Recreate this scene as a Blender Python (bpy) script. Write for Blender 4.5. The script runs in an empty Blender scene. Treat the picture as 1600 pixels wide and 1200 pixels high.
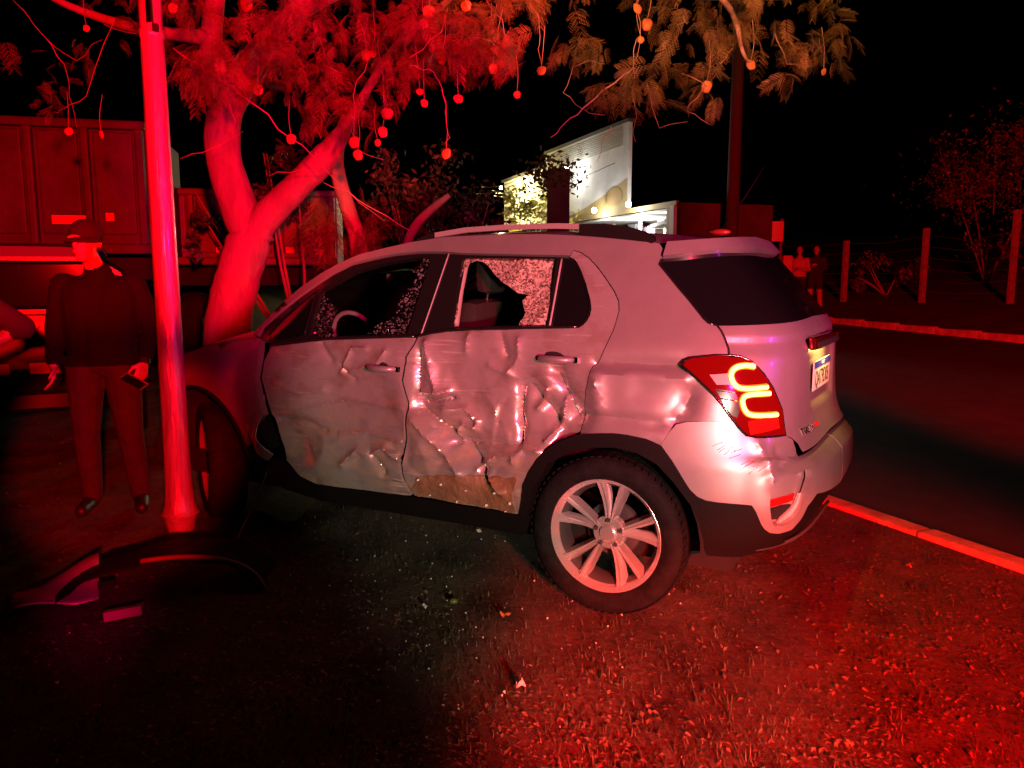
import bpy, bmesh, math, random
import numpy as np
from mathutils import Vector, Matrix
from mathutils.geometry import delaunay_2d_cdt

scene = bpy.context.scene
col = scene.collection
R = math.radians

# ------------------------------------------------------------------ camera
CAM_H, PITCH, FPX = 1.4421, .138, 1235.3
cam_d = bpy.data.cameras.new('camera')
cam_d.sensor_width = 36
cam_d.lens = FPX / 1600 * 36
cam_d.clip_start, cam_d.clip_end = .05, 3000
cam = bpy.data.objects.new('camera', cam_d)
cam.location = (0, 0, CAM_H)
cam.rotation_euler = (math.pi / 2 - PITCH, 0, 0)
col.objects.link(cam)
scene.camera = cam

# ------------------------------------------------------------------ night sky
world = bpy.data.worlds.new('World')
scene.world = world
world.use_nodes = True
wn = world.node_tree
sky = wn.nodes.new('ShaderNodeTexSky')
sky.sky_type = 'NISHITA'
sky.sun_disc = False
sky.sun_elevation = R(-12)
sky.sun_rotation = R(200)
bg = wn.nodes['Background']
bg.inputs['Strength'].default_value = .05
wn.links.new(sky.outputs[0], bg.inputs[0])

# ------------------------------------------------------------------ lamps of the unseen emergency vehicle behind the photographer, plus added fill spots
def spot(name, loc, az, el, half, power, color, blend=.5, radius=.12):
    """az: degrees right of straight ahead (+Y), el: degrees up"""
    d = bpy.data.lights.new(name, 'SPOT')
    d.energy, d.color = power, color
    d.spot_size, d.spot_blend = R(2 * half), blend
    d.shadow_soft_size = radius
    o = bpy.data.objects.new(name, d)
    o.location = loc
    v = Vector((math.sin(R(az)) * math.cos(R(el)), math.cos(R(az)) * math.cos(R(el)), math.sin(R(el))))
    o.rotation_euler = v.to_track_quat('-Z', 'Y').to_euler()
    col.objects.link(o)
    return o
spot('headlamp_light', (1.5, -2.6, 1.0), -10.6, -2.0, 12.0, 1080, (1.0, .80, .58), .28, .16)     # white headlamp, low
spot('leaf_fill_light', (1.7, -2.6, 1.95), -3, 18, 16, 6500, (1.0, .36, .10), .6, .12)          # added amber fill, aimed up to warm the leaves
spot('beacon_and_fill_light', (1.2, -2.6, 1.95), -28, 17.3, 24.5, 15000, (1.0, .001, .002), .2, .12)     # red light bar: up left
spot('beacon_and_fill_light', (1.2, -2.6, 1.90), -26.1, -10.6, 4.7, 5200, (1.0, .002, .004), .25, .10)   # added narrow red spot that brightens the pole foot
spot('beacon_and_fill_light', (1.2, -2.6, 1.90), -27.2, -15.8, 2.0, 1000, (1.0, .002, .10), .7, .10)     # added narrow red spot to make the wreckage show
spot('beacon_and_fill_light', (2.0, -2.6, 1.95), -13, 2, 18, 3900, (1.0, .004, .10), .5, .20)            # red light bar: onto the car
spot('beacon_and_fill_light', (1.0, -.9, 1.15), 7, -37, 30, 5000, (1.0, .002, .003), .25, .14)           # red side lamp: onto the near ground and kerb
spot('beacon_and_fill_light', (2.1, -2.6, 1.95), 19, 2, 16, 18000, (1.0, .004, .006), .4, .14)           # red light bar: far side of the street
spot('beacon_and_fill_light', (6.0, .3, 2.1), -60, 4, 19, 220, (.70, .03, 1.0), .7, .16)                 # violet beacon farther right

scene.view_settings.view_transform = 'Standard'
scene.view_settings.look = 'None'
scene.view_settings.exposure = 0
scene.view_settings.gamma = 1
scene.view_settings.use_curve_mapping = False
scene.cycles.use_denoising = True
scene.cycles.sample_clamp_indirect = 4
scene.cycles.max_bounces = 6
scene.cycles.caustics_reflective = False
scene.cycles.caustics_refractive = False

# ------------------------------------------------------------------ helpers
def tag(o, label=None, cat=None, group=None, kind=None):
    if label: o['label'] = label
    if cat: o['category'] = cat
    if group: o['group'] = group
    if kind: o['kind'] = kind
    return o
def empty(name, loc=(0, 0, 0), rz=0, parent=None):
    o = bpy.data.objects.new(name, None)
    o.location, o.rotation_euler = loc, (0, 0, rz)
    o.empty_display_size = .1
    col.objects.link(o)
    if parent: o.parent = parent
    return o
def link(name, me, mat=None, parent=None, smooth=None):
    o = bpy.data.objects.new(name, me)
    col.objects.link(o)
    if parent: o.parent = parent
    if mat is not None and not me.materials: me.materials.append(mat)
    if smooth is not None:
        me.polygons.foreach_set('use_smooth', [smooth] * len(me.polygons))
    return o
def mesh(name, v, f, mat=None, parent=None, smooth=False):
    me = bpy.data.meshes.new(name)
    me.from_pydata([tuple(map(float, p)) for p in v], [], [tuple(map(int, q)) for q in f])
    me.update()
    return link(name, me, mat, parent, smooth)
def sharp(o, deg=35):
    o.data.polygons.foreach_set('use_smooth', [True] * len(o.data.polygons))
    o.data.set_sharp_from_angle(angle=R(deg))
    return o

class MB:
    """collects shapes for one mesh object"""
    def __init__(s): s.v, s.f = [], []
    def add(s, v, f):
        n = len(s.v)
        s.v += [tuple(p) for p in v]
        s.f += [tuple(i + n for i in q) for q in f]
        return s
    def box(s, c, size, rz=0, bev=0):
        bm = bmesh.new()
        bmesh.ops.create_cube(bm, size=1)
        bmesh.ops.scale(bm, vec=size, verts=bm.verts)
        if bev: bmesh.ops.bevel(bm, geom=bm.edges[:], offset=bev, segments=2, profile=.6, affect='EDGES')
        if rz: bmesh.ops.rotate(bm, cent=(0, 0, 0), matrix=Matrix.Rotation(rz, 3, 'Z'), verts=bm.verts)
        bmesh.ops.translate(bm, vec=c, verts=bm.verts)
        bm.verts.index_update()
        s.add([v.co[:] for v in bm.verts], [[v.index for v in f.verts] for f in bm.faces])
        bm.free()
        return s
    def tube(s, pts, rad, seg=8, cap=True):
        pts = [Vector(p) for p in pts]
        if not hasattr(rad, '__len__'): rad = [rad] * len(pts)
        vs, fs = [], []
        up = None
        for i, p in enumerate(pts):
            d = (pts[min(i + 1, len(pts) - 1)] - pts[max(i - 1, 0)]).normalized()
            if up is None:
                up = d.orthogonal().normalized()
            up = (up - d * up.dot(d)).normalized()
            w = d.cross(up)
            for k in range(seg):
                a = 2 * math.pi * k / seg
                vs.append(p + (up * math.cos(a) + w * math.sin(a)) * rad[i])
        for i in range(len(pts) - 1):
            for k in range(seg):
                k2 = (k + 1) % seg
                fs.append((i * seg + k, i * seg + k2, (i + 1) * seg + k2, (i + 1) * seg + k))
        if cap:
            fs.append(tuple(range(seg))[::-1])
            fs.append(tuple(range((len(pts) - 1) * seg, len(pts) * seg)))
        return s.add(vs, fs)
    def lathe(s, prof, seg=32, axis='y', c=(0, 0, 0), closed=False):
        vs, fs = [], []
        n = len(prof)
        for k in range(seg):
            a = 2 * math.pi * k / seg
            for r, h in prof:
                p = (r * math.cos(a), h, r * math.sin(a)) if axis == 'y' else (r * math.cos(a), r * math.sin(a), h)
                vs.append((p[0] + c[0], p[1] + c[1], p[2] + c[2]))
        for k in range(seg):
            k2 = (k + 1) % seg
            for i in range(n if closed else n - 1):
                j = (i + 1) % n
                q = (k * n + i, k2 * n + i, k2 * n + j, k * n + j)
                fs.append(q if axis == 'y' else q)
        return s.add(vs, fs)
    def ball(s, c, r, seg=12, ring=8):
        vs, fs = [], []
        for i in range(ring + 1):
            t = math.pi * i / ring
            for k in range(seg):
                a = 2 * math.pi * k / seg
                vs.append((c[0] + r[0] * math.sin(t) * math.cos(a), c[1] + r[1] * math.sin(t) * math.sin(a), c[2] + r[2] * math.cos(t)))
        for i in range(ring):
            for k in range(seg):
                k2 = (k + 1) % seg
                fs.append((i * seg + k, (i + 1) * seg + k, (i + 1) * seg + k2, i * seg + k2))
        return s.add(vs, fs)
    def build(s, name, mat, parent=None, smooth=False, ang=None):
        o = mesh(name, s.v, s.f, mat, parent, smooth)
        bm = bmesh.new(); bm.from_mesh(o.data)
        bmesh.ops.remove_doubles(bm, verts=bm.verts, dist=1e-5)
        bmesh.ops.recalc_face_normals(bm, faces=bm.faces)
        bm.to_mesh(o.data); bm.free()
        if ang: sharp(o, ang)
        return o

def text_mesh(body, size):
    c = bpy.data.curves.new('text', 'FONT')
    c.body, c.size, c.extrude = body, size, .0006
    c.align_x, c.align_y = 'CENTER', 'CENTER'
    o = bpy.data.objects.new('text', c)
    col.objects.link(o)
    dg = bpy.context.evaluated_depsgraph_get()
    me = bpy.data.meshes.new_from_object(o.evaluated_get(dg))
    v = np.array([p.co[:] for p in me.vertices])
    f = [tuple(p.vertices) for p in me.polygons]
    bpy.data.objects.remove(o); bpy.data.curves.remove(c); bpy.data.meshes.remove(me)
    return v, f
def lettering(name, body, size, org, right, up, mat, parent, wide=1.0):
    v, f = text_mesh(body, size)
    org, right, up = map(np.array, (org, right, up))
    n = np.cross(right, up)
    P = org + np.outer(v[:, 0] * wide, right) + np.outer(v[:, 1], up) + np.outer(v[:, 2], n)
    return mesh(name, P, f, mat, parent)

# ------------------------------------------------------------------ materials
MATS = {}
def mat(name, base, rough=.5, metal=0., coat=0., spec=.5, var=0., vscale=8., bump=0., bscale=40., emis=None, estr=0., trans=0., alpha=1., dirt=None, stretch=None):
    if name in MATS: return MATS[name]
    m = bpy.data.materials.new(name)
    m.use_nodes = True
    nt = m.node_tree
    b = nt.nodes['Principled BSDF']
    b.inputs['Base Color'].default_value = (*base, 1)
    b.inputs['Roughness'].default_value = rough
    b.inputs['Metallic'].default_value = metal
    b.inputs['Coat Weight'].default_value = coat
    b.inputs['Coat Roughness'].default_value = .08
    b.inputs['Specular IOR Level'].default_value = spec
    b.inputs['Transmission Weight'].default_value = trans
    b.inputs['Alpha'].default_value = alpha
    if emis:
        b.inputs['Emission Color'].default_value = (*emis, 1)
        b.inputs['Emission Strength'].default_value = estr
    tc = nt.nodes.new('ShaderNodeTexCoord')
    vec = tc.outputs['Object']
    if stretch:
        mp = nt.nodes.new('ShaderNodeMapping')
        mp.inputs['Scale'].default_value = stretch
        nt.links.new(vec, mp.inputs[0]); vec = mp.outputs[0]
    if var or dirt:
        n = nt.nodes.new('ShaderNodeTexNoise')
        n.inputs['Scale'].default_value = vscale
        n.inputs['Detail'].default_value = 6
        n.inputs['Roughness'].default_value = .65
        nt.links.new(vec, n.inputs['Vector'])
        rp = nt.nodes.new('ShaderNodeValToRGB')
        rp.color_ramp.elements[0].position, rp.color_ramp.elements[1].position = .35, .68
        lo = dirt if dirt else tuple(c * (1 - var) for c in base)
        hi = tuple(min(1, c * (1 + (var if not dirt else 0))) for c in base)
        rp.color_ramp.elements[0].color = (*lo, 1)
        rp.color_ramp.elements[1].color = (*hi, 1)
        nt.links.new(n.outputs[0], rp.inputs[0])
        nt.links.new(rp.outputs[0], b.inputs['Base Color'])
    if bump:
        n2 = nt.nodes.new('ShaderNodeTexNoise')
        n2.inputs['Scale'].default_value = bscale
        n2.inputs['Detail'].default_value = 5
        nt.links.new(vec, n2.inputs['Vector'])
        bp = nt.nodes.new('ShaderNodeBump')
        bp.inputs['Strength'].default_value = bump
        bp.inputs['Distance'].default_value = .02
        nt.links.new(n2.outputs[0], bp.inputs['Height'])
        nt.links.new(bp.outputs[0], b.inputs['Normal'])
    MATS[name] = m
    return m

def paint_scraped():
    """silver paint with scuffs, scratches and grime"""
    m = mat('scraped_silver_paint', (.50, .49, .49), .36, .5, .4)
    nt = m.node_tree; b = nt.nodes['Principled BSDF']
    tc = nt.nodes['Texture Coordinate']
    def noise(scale, st, detail=5):
        mp = nt.nodes.new('ShaderNodeMapping'); mp.inputs['Scale'].default_value = st
        n = nt.nodes.new('ShaderNodeTexNoise'); n.inputs['Scale'].default_value = scale; n.inputs['Detail'].default_value = detail
        nt.links.new(tc.outputs['Object'], mp.inputs[0]); nt.links.new(mp.outputs[0], n.inputs['Vector'])
        return n.outputs[0]
    def ramp(src, p0, p1):
        r = nt.nodes.new('ShaderNodeMapRange'); r.inputs['From Min'].default_value = p0; r.inputs['From Max'].default_value = p1
        nt.links.new(src, r.inputs[0]); return r.outputs[0]
    def mix(fac, a, c):
        x = nt.nodes.new('ShaderNodeMix'); x.data_type = 'RGBA'
        nt.links.new(fac, x.inputs[0])
        if isinstance(a, tuple): x.inputs[6].default_value = (*a, 1)
        else: nt.links.new(a, x.inputs[6])
        x.inputs[7].default_value = (*c, 1)
        return x.outputs[2]
    scr = ramp(noise(3, (1.2, 1, 34)), .60, .70)
    scr2 = ramp(noise(4, (1.5, 1, 60), 2), .70, .76)
    patch = ramp(noise(4, (1, 1, 1)), .48, .62)
    grime = ramp(noise(6, (1, 1, 1.6), 8), .50, .68)
    mm = nt.nodes.new('ShaderNodeMath'); mm.operation = 'MULTIPLY'
    nt.links.new(scr, mm.inputs[0]); nt.links.new(patch, mm.inputs[1])
    c = mix(grime, (.46, .45, .45), (.28, .23, .19))
    low = nt.nodes.new('ShaderNodeSeparateXYZ'); nt.links.new(tc.outputs['Object'], low.inputs[0])
    lz = ramp(low.outputs[2], .92, .62)
    tn = nt.nodes.new('ShaderNodeMath'); tn.operation = 'MULTIPLY'
    nt.links.new(lz, tn.inputs[0]); nt.links.new(ramp(noise(9, (1, 1, 2.2), 8), .40, .60), tn.inputs[1])
    c = mix(tn.outputs[0], c, (.56, .48, .39))
    c = mix(mm.outputs[0], c, (.80, .78, .74))
    c = mix(scr2, c, (.24, .21, .19))
    nt.links.new(c, b.inputs['Base Color'])
    rr = nt.nodes.new('ShaderNodeMapRange'); rr.inputs['To Min'].default_value = .27; rr.inputs['To Max'].default_value = .6
    nt.links.new(grime, rr.inputs[0]); nt.links.new(rr.outputs[0], b.inputs['Roughness'])
    n2 = noise(26, (1, 1, 1.5), 4)
    bp = nt.nodes.new('ShaderNodeBump'); bp.inputs['Strength'].default_value = .25; bp.inputs['Distance'].default_value = .006
    nt.links.new(n2, bp.inputs['Height']); nt.links.new(bp.outputs[0], b.inputs['Normal'])
    return m
def crazed_glass(name, base, dark, scale=140, rough=.25, lo=.15, hi=.75):
    m = mat(name, base, rough, 0, 0, .8)
    nt = m.node_tree; b = nt.nodes['Principled BSDF']
    tc = nt.nodes['Texture Coordinate']
    v = nt.nodes.new('ShaderNodeTexVoronoi'); v.inputs['Scale'].default_value = scale
    nt.links.new(tc.outputs['Object'], v.inputs['Vector'])
    r = nt.nodes.new('ShaderNodeValToRGB')
    r.color_ramp.elements[0].position, r.color_ramp.elements[1].position = lo, hi
    r.color_ramp.elements[0].color, r.color_ramp.elements[1].color = (*dark, 1), (*base, 1)
    sp = nt.nodes.new('ShaderNodeSeparateColor')
    nt.links.new(v.outputs['Color'], sp.inputs[0]); nt.links.new(sp.outputs[0], r.inputs[0])
    nt.links.new(r.outputs[0], b.inputs['Base Color'])
    bp = nt.nodes.new('ShaderNodeBump'); bp.inputs['Strength'].default_value = .9; bp.inputs['Distance'].default_value = .006
    nt.links.new(sp.outputs[1], bp.inputs['Height']); nt.links.new(bp.outputs[0], b.inputs['Normal'])
    return m

M_PAINT = mat('silver_paint', (.37, .36, .365), .41, .55, .3, var=.08, vscale=5)
M_SCRAPE = paint_scraped()
M_BLACKGLOSS = mat('black_gloss', (.012, .011, .011), .16, 0, .4)
M_TINT = mat('tinted_glass', (.006, .006, .007), .05, 0, .3)
M_CLAD = mat('black_plastic', (.006, .0055, .0055), .6, spec=.14, bump=.2, bscale=220)
M_RUBBER = mat('tyre_rubber', (.009, .008, .008), .8, spec=.18, var=.5, vscale=14, bump=.25, bscale=90)
M_CHROME = mat('machined_alloy', (.82, .81, .80), .25, .72, .3)
M_ALLOYDK = mat('dark_alloy', (.10, .10, .10), .4, .5)
M_DARK = mat('dark_underbody', (.008, .008, .008), .9)
M_TRIM = mat('light_trim', (.34, .31, .29), .5)
M_LEATHER = mat('dark_leather', (.030, .022, .020), .42, bump=.2, bscale=120)
M_WHITE = mat('white_plastic', (.78, .77, .75), .4)
M_BRIGHT = mat('chrome', (.8, .8, .8), .12, 1.0)

def at(px, py, d):
    """world point seen at photo pixel (px, py) at distance d along the view axis; used to lay the place out"""
    a, u = (px - 800) / FPX, -(py - 600) / FPX
    c, s = math.cos(PITCH), math.sin(PITCH)
    return Vector((a * d, (c + u * s) * d, CAM_H + (u * c - s) * d))

# ------------------------------------------------------------------ terrain: a verge with kerb, a street, a far verge that climbs
UK, NK = np.array([-.40, .917]), np.array([.917, .40])       # along / across the street
B0, B1 = 3.90, 15.2                                           # near and far kerb
def hY(Y): return .025*np.maximum(0, np.asarray(Y, float)-6)
def wob(X, Y):
    return .018*np.sin(X*1.7+.3)*np.sin(Y*1.3+1.1) + .010*np.sin(X*4.1+Y*2.3) + .006*np.sin(X*9.3-Y*7.1) + .004*np.sin(X*17+Y*13)
def near_z(X, Y):
    b = X*NK[0]+Y*NK[1]
    f = np.clip((B0-.25-b)/.5, 0, 1)
    return hY(Y) + wob(X, Y)*f*.8 - .006
def far_z(X, Y):
    b = X*NK[0]+Y*NK[1]
    return hY(Y) + .02 + .07*np.maximum(0, b-B1)
def gz(X, Y):
    b = X*NK[0]+Y*NK[1]
    return float(near_z(X, Y) if b < B0 else (hY(Y)-.12 if b < B1 else far_z(X, Y)))
def sheet(name, a0, a1, na, b0, b1, nb, zf, m, pw=1.0):
    aa = a0+(a1-a0)*np.linspace(0, 1, na)**pw
    bb = np.linspace(b0, b1, nb)
    A, B = np.meshgrid(aa, bb)
    X = A*UK[0]+B*NK[0]; Y = A*UK[1]+B*NK[1]
    Z = zf(X, Y)
    v = np.stack([X.ravel(), Y.ravel(), Z.ravel()], 1)
    f = [(j*na+i, j*na+i+1, (j+1)*na+i+1, (j+1)*na+i) for j in range(nb-1) for i in range(na-1)]
    o = mesh(name, v, f, m, None, True)
    o['kind'] = 'structure'
    bm = bmesh.new(); bm.from_mesh(o.data); bmesh.ops.recalc_face_normals(bm, faces=bm.faces)
    if sum(fc.normal.z for fc in bm.faces) < 0: bmesh.ops.reverse_faces(bm, faces=bm.faces)
    bm.to_mesh(o.data); bm.free()
    return o
def soil():
    m = mat('soil_and_thatch', (.085, .070, .048), .85, spec=.35)
    nt = m.node_tree; b = nt.nodes['Principled BSDF']; tc = nt.nodes['Texture Coordinate']
    def noise(sc, det):
        n = nt.nodes.new('ShaderNodeTexNoise'); n.inputs['Scale'].default_value = sc; n.inputs['Detail'].default_value = det; n.inputs['Roughness'].default_value = .7
        nt.links.new(tc.outputs['Object'], n.inputs['Vector']); return n.outputs[0]
    r = nt.nodes.new('ShaderNodeValToRGB')
    e = r.color_ramp.elements
    e[0].position, e[0].color = .36, (.010, .008, .005, 1)
    e[1].position, e[1].color = .72, (.17, .135, .085, 1)
    e.new(.5).color = (.075, .062, .040, 1)
    mx = nt.nodes.new('ShaderNodeMath'); mx.operation = 'MULTIPLY_ADD'
    nt.links.new(noise(34, 8), mx.inputs[0]); mx.inputs[1].default_value = .48
    m2 = nt.nodes.new('ShaderNodeMath'); m2.operation = 'MULTIPLY'; m2.inputs[1].default_value = .58
    nt.links.new(noise(2.6, 5), m2.inputs[0]); nt.links.new(m2.outputs[0], mx.inputs[2])
    nt.links.new(mx.outputs[0], r.inputs[0]); nt.links.new(r.outputs[0], b.inputs['Base Color'])
    bp = nt.nodes.new('ShaderNodeBump'); bp.inputs['Strength'].default_value = .8; bp.inputs['Distance'].default_value = .03
    nt.links.new(noise(46, 9), bp.inputs['Height']); nt.links.new(bp.outputs[0], b.inputs['Normal'])
    return m
M_SOIL = soil()
M_ASPHALT = mat('asphalt', (.045, .043, .042), .82, var=.35, vscale=3, bump=.5, bscale=160)
M_FARSOIL = mat('far_verge_soil', (.10, .085, .06), .9, var=.5, vscale=1.2, bump=.6, bscale=14)
base = mesh('terrain', [(-900, -300, -.6), (900, -300, -.6), (900, 1500, -.6), (-900, 1500, -.6)], [(0, 1, 2, 3)], M_FARSOIL)
base['kind'] = 'structure'
sheet('verge_ground', -8, 34, 420, -13, B0-.14, 170, near_z, M_SOIL, 1.25)
sheet('road', -12, 70, 90, B0, B1, 40, lambda X, Y: hY(Y)-.12, M_ASPHALT)
sheet('far_verge', -12, 70, 120, B1+.12, 60, 60, far_z, M_FARSOIL)
# painted kerb stones, one object each, under the kerb they belong to
M_KERBR = mat('kerb_paint', (.60, .56, .52), .7, var=.35, vscale=6, bump=.4, bscale=40)
M_KERBC = mat('kerb_concrete', (.42, .40, .37), .85, var=.4, vscale=5, bump=.4, bscale=40)
def kerb(name, bb, a0, a1, ln, m, label):
    k = empty(name, (0, 0, 0)); k['kind'] = 'structure'
    me = None
    rnd = random.Random(2)
    a = a0
    ang = math.atan2(UK[1], UK[0])
    while a < a1:
        c = UK*(a+ln/2)+NK*bb
        if me is None:
            o = MB().box((0, 0, 0), (ln-.006, .14, .26), bev=.022).build('kerb_stone', m, k); me = o.data
        else:
            o = bpy.data.objects.new('kerb_stone', me); col.objects.link(o); o.parent = k
        o.location = (c[0]+rnd.uniform(-.006, .006), c[1], float(hY(c[1]))-.105+rnd.uniform(-.006, .006))
        o.rotation_euler = (rnd.uniform(-.01, .01), rnd.uniform(-.006, .006), ang+rnd.uniform(-.008, .008))
        a += ln
kerb('near_kerb', B0-.07, -1.4, 16, 2.2, M_KERBR, '')
kerb('far_kerb', B1+.06, 3, 34, 1.0, M_KERBC, '')

# ------------------------------------------------------------------ short grass, leaf litter and crumbs of glass on the verge
def litter():
    rg = np.random.RandomState(11)
    def spots(n, y0, y1):
        u = rg.rand(n)
        Y = 1/(1/y0 + u*(1/y1-1/y0))                      # denser near the camera
        X = rg.uniform(-.75, .85, n)*Y*.95
        k = (X*NK[0]+Y*NK[1] < B0-.18)
        return X[k], Y[k]
    def patchy(X, Y, s):
        v = np.sin(X*2.1+s)*np.sin(Y*1.7+s*2)+np.sin(X*5.3-Y*3.9+s)*.6
        return v
    # blades
    X, Y = spots(30000, 1.35, 13)
    k = (patchy(X, Y, 1.3) + rg.uniform(-.7, .7, len(X))) > .1
    X, Y = X[k], Y[k]; n = len(X); Z = near_z(X, Y)
    a = rg.uniform(0, 6.283, n); h = rg.uniform(.008, .028, n); w = rg.uniform(.0015, .0032, n)*(1+.12*Y); l = rg.uniform(.2, 1.5, n)
    dx, dy = np.cos(a), np.sin(a)
    v = np.empty((n, 3, 3))
    v[:, 0] = np.stack([X-dy*w, Y+dx*w, Z-.003], 1); v[:, 1] = np.stack([X+dy*w, Y-dx*w, Z-.003], 1)
    v[:, 2] = np.stack([X+dx*h*l, Y+dy*h*l, Z+h], 1)
    # tufts
    TX, TY = spots(420, 1.4, 11)
    tv = []
    for x0, y0 in zip(TX, TY):
        m_ = rg.randint(14, 34)
        ax = rg.normal(x0, .035, m_); ay = rg.normal(y0, .035, m_); az = near_z(ax, ay); aa = rg.uniform(0, 6.283, m_)
        hh = rg.uniform(.012, .045, m_); ll = rg.uniform(.3, 1.4, m_); ww = rg.uniform(.0018, .0036, m_)
        ex, ey = np.cos(aa), np.sin(aa)
        q = np.empty((m_, 3, 3))
        q[:, 0] = np.stack([ax-ey*ww, ay+ex*ww, az-.003], 1); q[:, 1] = np.stack([ax+ey*ww, ay-ex*ww, az-.003], 1); q[:, 2] = np.stack([ax+ex*hh*ll, ay+ey*hh*ll, az+hh*.8], 1)
        tv.append(q)
    v = np.concatenate([v]+tv); n = len(v)
    g = mesh('grass', v.reshape(-1, 3), np.arange(n*3).reshape(-1, 3), mat('grass_blades', (.050, .055, .020), .6, var=.6, vscale=3))
    tag(g, 'short sparse grass on the dirt verge', 'grass', kind='stuff')
    # leaflets lying flat
    X, Y = spots(46000, 1.35, 12)
    k = (patchy(X, Y, 4.1) + rg.uniform(-.8, .8, len(X))) > 0
    X, Y = X[k], Y[k]; n = len(X); Z = near_z(X, Y)
    a = rg.uniform(0, 6.283, n); s = (.002+.009*rg.rand(n)**2)*(1+.08*Y); t = rg.uniform(-.5, .5, n)
    dx, dy = np.cos(a), np.sin(a)
    v = np.empty((n, 4, 3)); e = s*rg.uniform(.35, .8, n)
    zc = Z + rg.uniform(.003, .016, n)
    v[:, 0] = np.stack([X-dx*s, Y-dy*s, zc-t*s], 1); v[:, 2] = np.stack([X+dx*s, Y+dy*s, zc+t*s], 1)
    v[:, 1] = np.stack([X-dy*e, Y+dx*e, zc+e*.4], 1); v[:, 3] = np.stack([X+dy*e, Y-dx*e, zc+e*.2], 1)
    g = mesh('leaf_litter', v.reshape(-1, 3), np.arange(n*4).reshape(-1, 4), mat('dry_leaflets', (.17, .13, .075), .45, var=.7, vscale=9))
    tag(g, 'dry leaflets scattered over the dirt verge', 'leaf litter', kind='stuff')
    # crumbs of safety glass and grit
    X, Y = spots(2600, 1.5, 8)
    wgt = np.exp(-((X+.35)**2/.8+(Y-3.7)**2/1.0)) + .07
    k = rg.rand(len(X)) < wgt
    X, Y = X[k], Y[k]; n = len(X); Z = near_z(X, Y)
    s = .0009+.0030*rg.rand(n)**2.2
    o4 = np.array([(1, 1, 1), (1, -1, -1), (-1, 1, -1), (-1, -1, 1)], float)
    v = np.stack([X, Y, Z+.010], 1)[:, None, :] + o4[None]*s[:, None, None]*rg.uniform(.6, 1.4, (n, 4, 1))
    f = (np.arange(n)[:, None, None]*4+np.array([(0, 1, 2), (0, 3, 1), (0, 2, 3), (1, 3, 2)])[None]).reshape(-1, 3)
    g = mesh('glass_crumbs', v.reshape(-1, 3), f, mat('glass_crumb', (.75, .74, .70), .12, 0, .5))
    tag(g, 'crumbs of broken safety glass sprinkled over the verge', 'broken glass', kind='stuff')
litter()

# ------------------------------------------------------------------ wrecked car: body surface in the car's own frame (x forward, y left, origin under rear axle)
CX, CY, YAW = .8051, 3.9445, 2.6063
WZ=[(.15,.80),(.3,.845),(.45,.875),(.6,.886),(.75,.888),(.9,.883),(1.0,.872),(1.06,.858),(1.12,.838),(1.2,.802),(1.3,.758),(1.5,.668),(1.6,.622),(1.7,.57)]
XR=[(.15,-.60),(.3,-.70),(.42,-.772),(.55,-.802),(.68,-.792),(.76,-.748),(.85,-.722),(1.0,-.712),(1.12,-.710),(1.2,-.692),(1.27,-.652),(1.4,-.545),(1.5,-.458),(1.6,-.368),(1.7,-.28)]
XF=[(.15,3.15),(.4,3.42),(.6,3.44),(.8,3.40),(.95,3.2),(1.03,3.0),(1.08,2.76),(1.2,2.52),(1.4,2.2),(1.6,1.9),(1.7,1.7)]
def interp(x, tab):
    tab = np.array(tab); xs, ys = tab[:, 0], tab[:, 1]
    x = np.asarray(x, float)
    h = np.diff(xs); d = np.diff(ys) / h
    m = np.zeros(len(xs)); m[0] = d[0]; m[-1] = d[-1]
    for i in range(1, len(xs) - 1):
        if d[i-1] * d[i] > 0:
            w1 = 2*h[i] + h[i-1]; w2 = h[i] + 2*h[i-1]
            m[i] = (w1 + w2) / (w1/d[i-1] + w2/d[i])
    xc = np.clip(x, xs[0], xs[-1]); k = np.clip(np.searchsorted(xs, xc) - 1, 0, len(xs) - 2)
    t = (xc - xs[k]) / h[k]
    r = (2*t**3-3*t**2+1)*ys[k] + (t**3-2*t**2+t)*h[k]*m[k] + (-2*t**3+3*t**2)*ys[k+1] + (t**3-t**2)*h[k]*m[k+1]
    return r + np.where(x < xs[0], (x-xs[0])*m[0], 0) + np.where(x > xs[-1], (x-xs[-1])*m[-1], 0)
XM, PR, PF = 1.2, 5.0, 4.0
def F(P):
    x, y, z = P[:, 0], P[:, 1], P[:, 2]
    a = np.abs(y) / interp(z, WZ)
    r = np.abs(np.where(x < XM, (XM-x)/(XM-interp(z, XR)), (x-XM)/(interp(z, XF)-XM)))
    return np.where(x < XM, a**PR + r**PR, a**PF + r**PF) - 1
Q2 = 2 ** .5
def S(tz):
    """points of the body surface for (t, z), t measured along the rear-left diagonal"""
    tz = np.atleast_2d(np.array(tz, float)); t, z = tz[:, 0], tz[:, 1]
    y0 = np.minimum(.4, t*Q2 + .2)
    lo = Q2*y0 - t; hi = np.full_like(lo, 3.0)
    for _ in range(44):
        m = (lo + hi) / 2
        inside = F(np.stack([(t-m)/Q2, (t+m)/Q2, z], 1)) < 0
        lo = np.where(inside, m, lo); hi = np.where(inside, hi, m)
    return np.stack([(t-lo)/Q2, (t+lo)/Q2, z], 1)
def N(P):
    e = 1e-4; g = np.stack([(F(P + d) - F(P - d)) for d in np.eye(3) * e], 1)
    return g / np.linalg.norm(g, axis=1, keepdims=True)
def SX(x, z):
    """(t, z) of the left body side at car x, z"""
    w = float(interp(z, WZ))
    r = (XM-x)/(XM-float(interp(z, XR))) if x < XM else (x-XM)/(float(interp(z, XF))-XM)
    p = PR if x < XM else PF
    y = w * max(0, 1 - abs(r)**p) ** (1/p)
    return ((x + y) / Q2, z)
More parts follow.
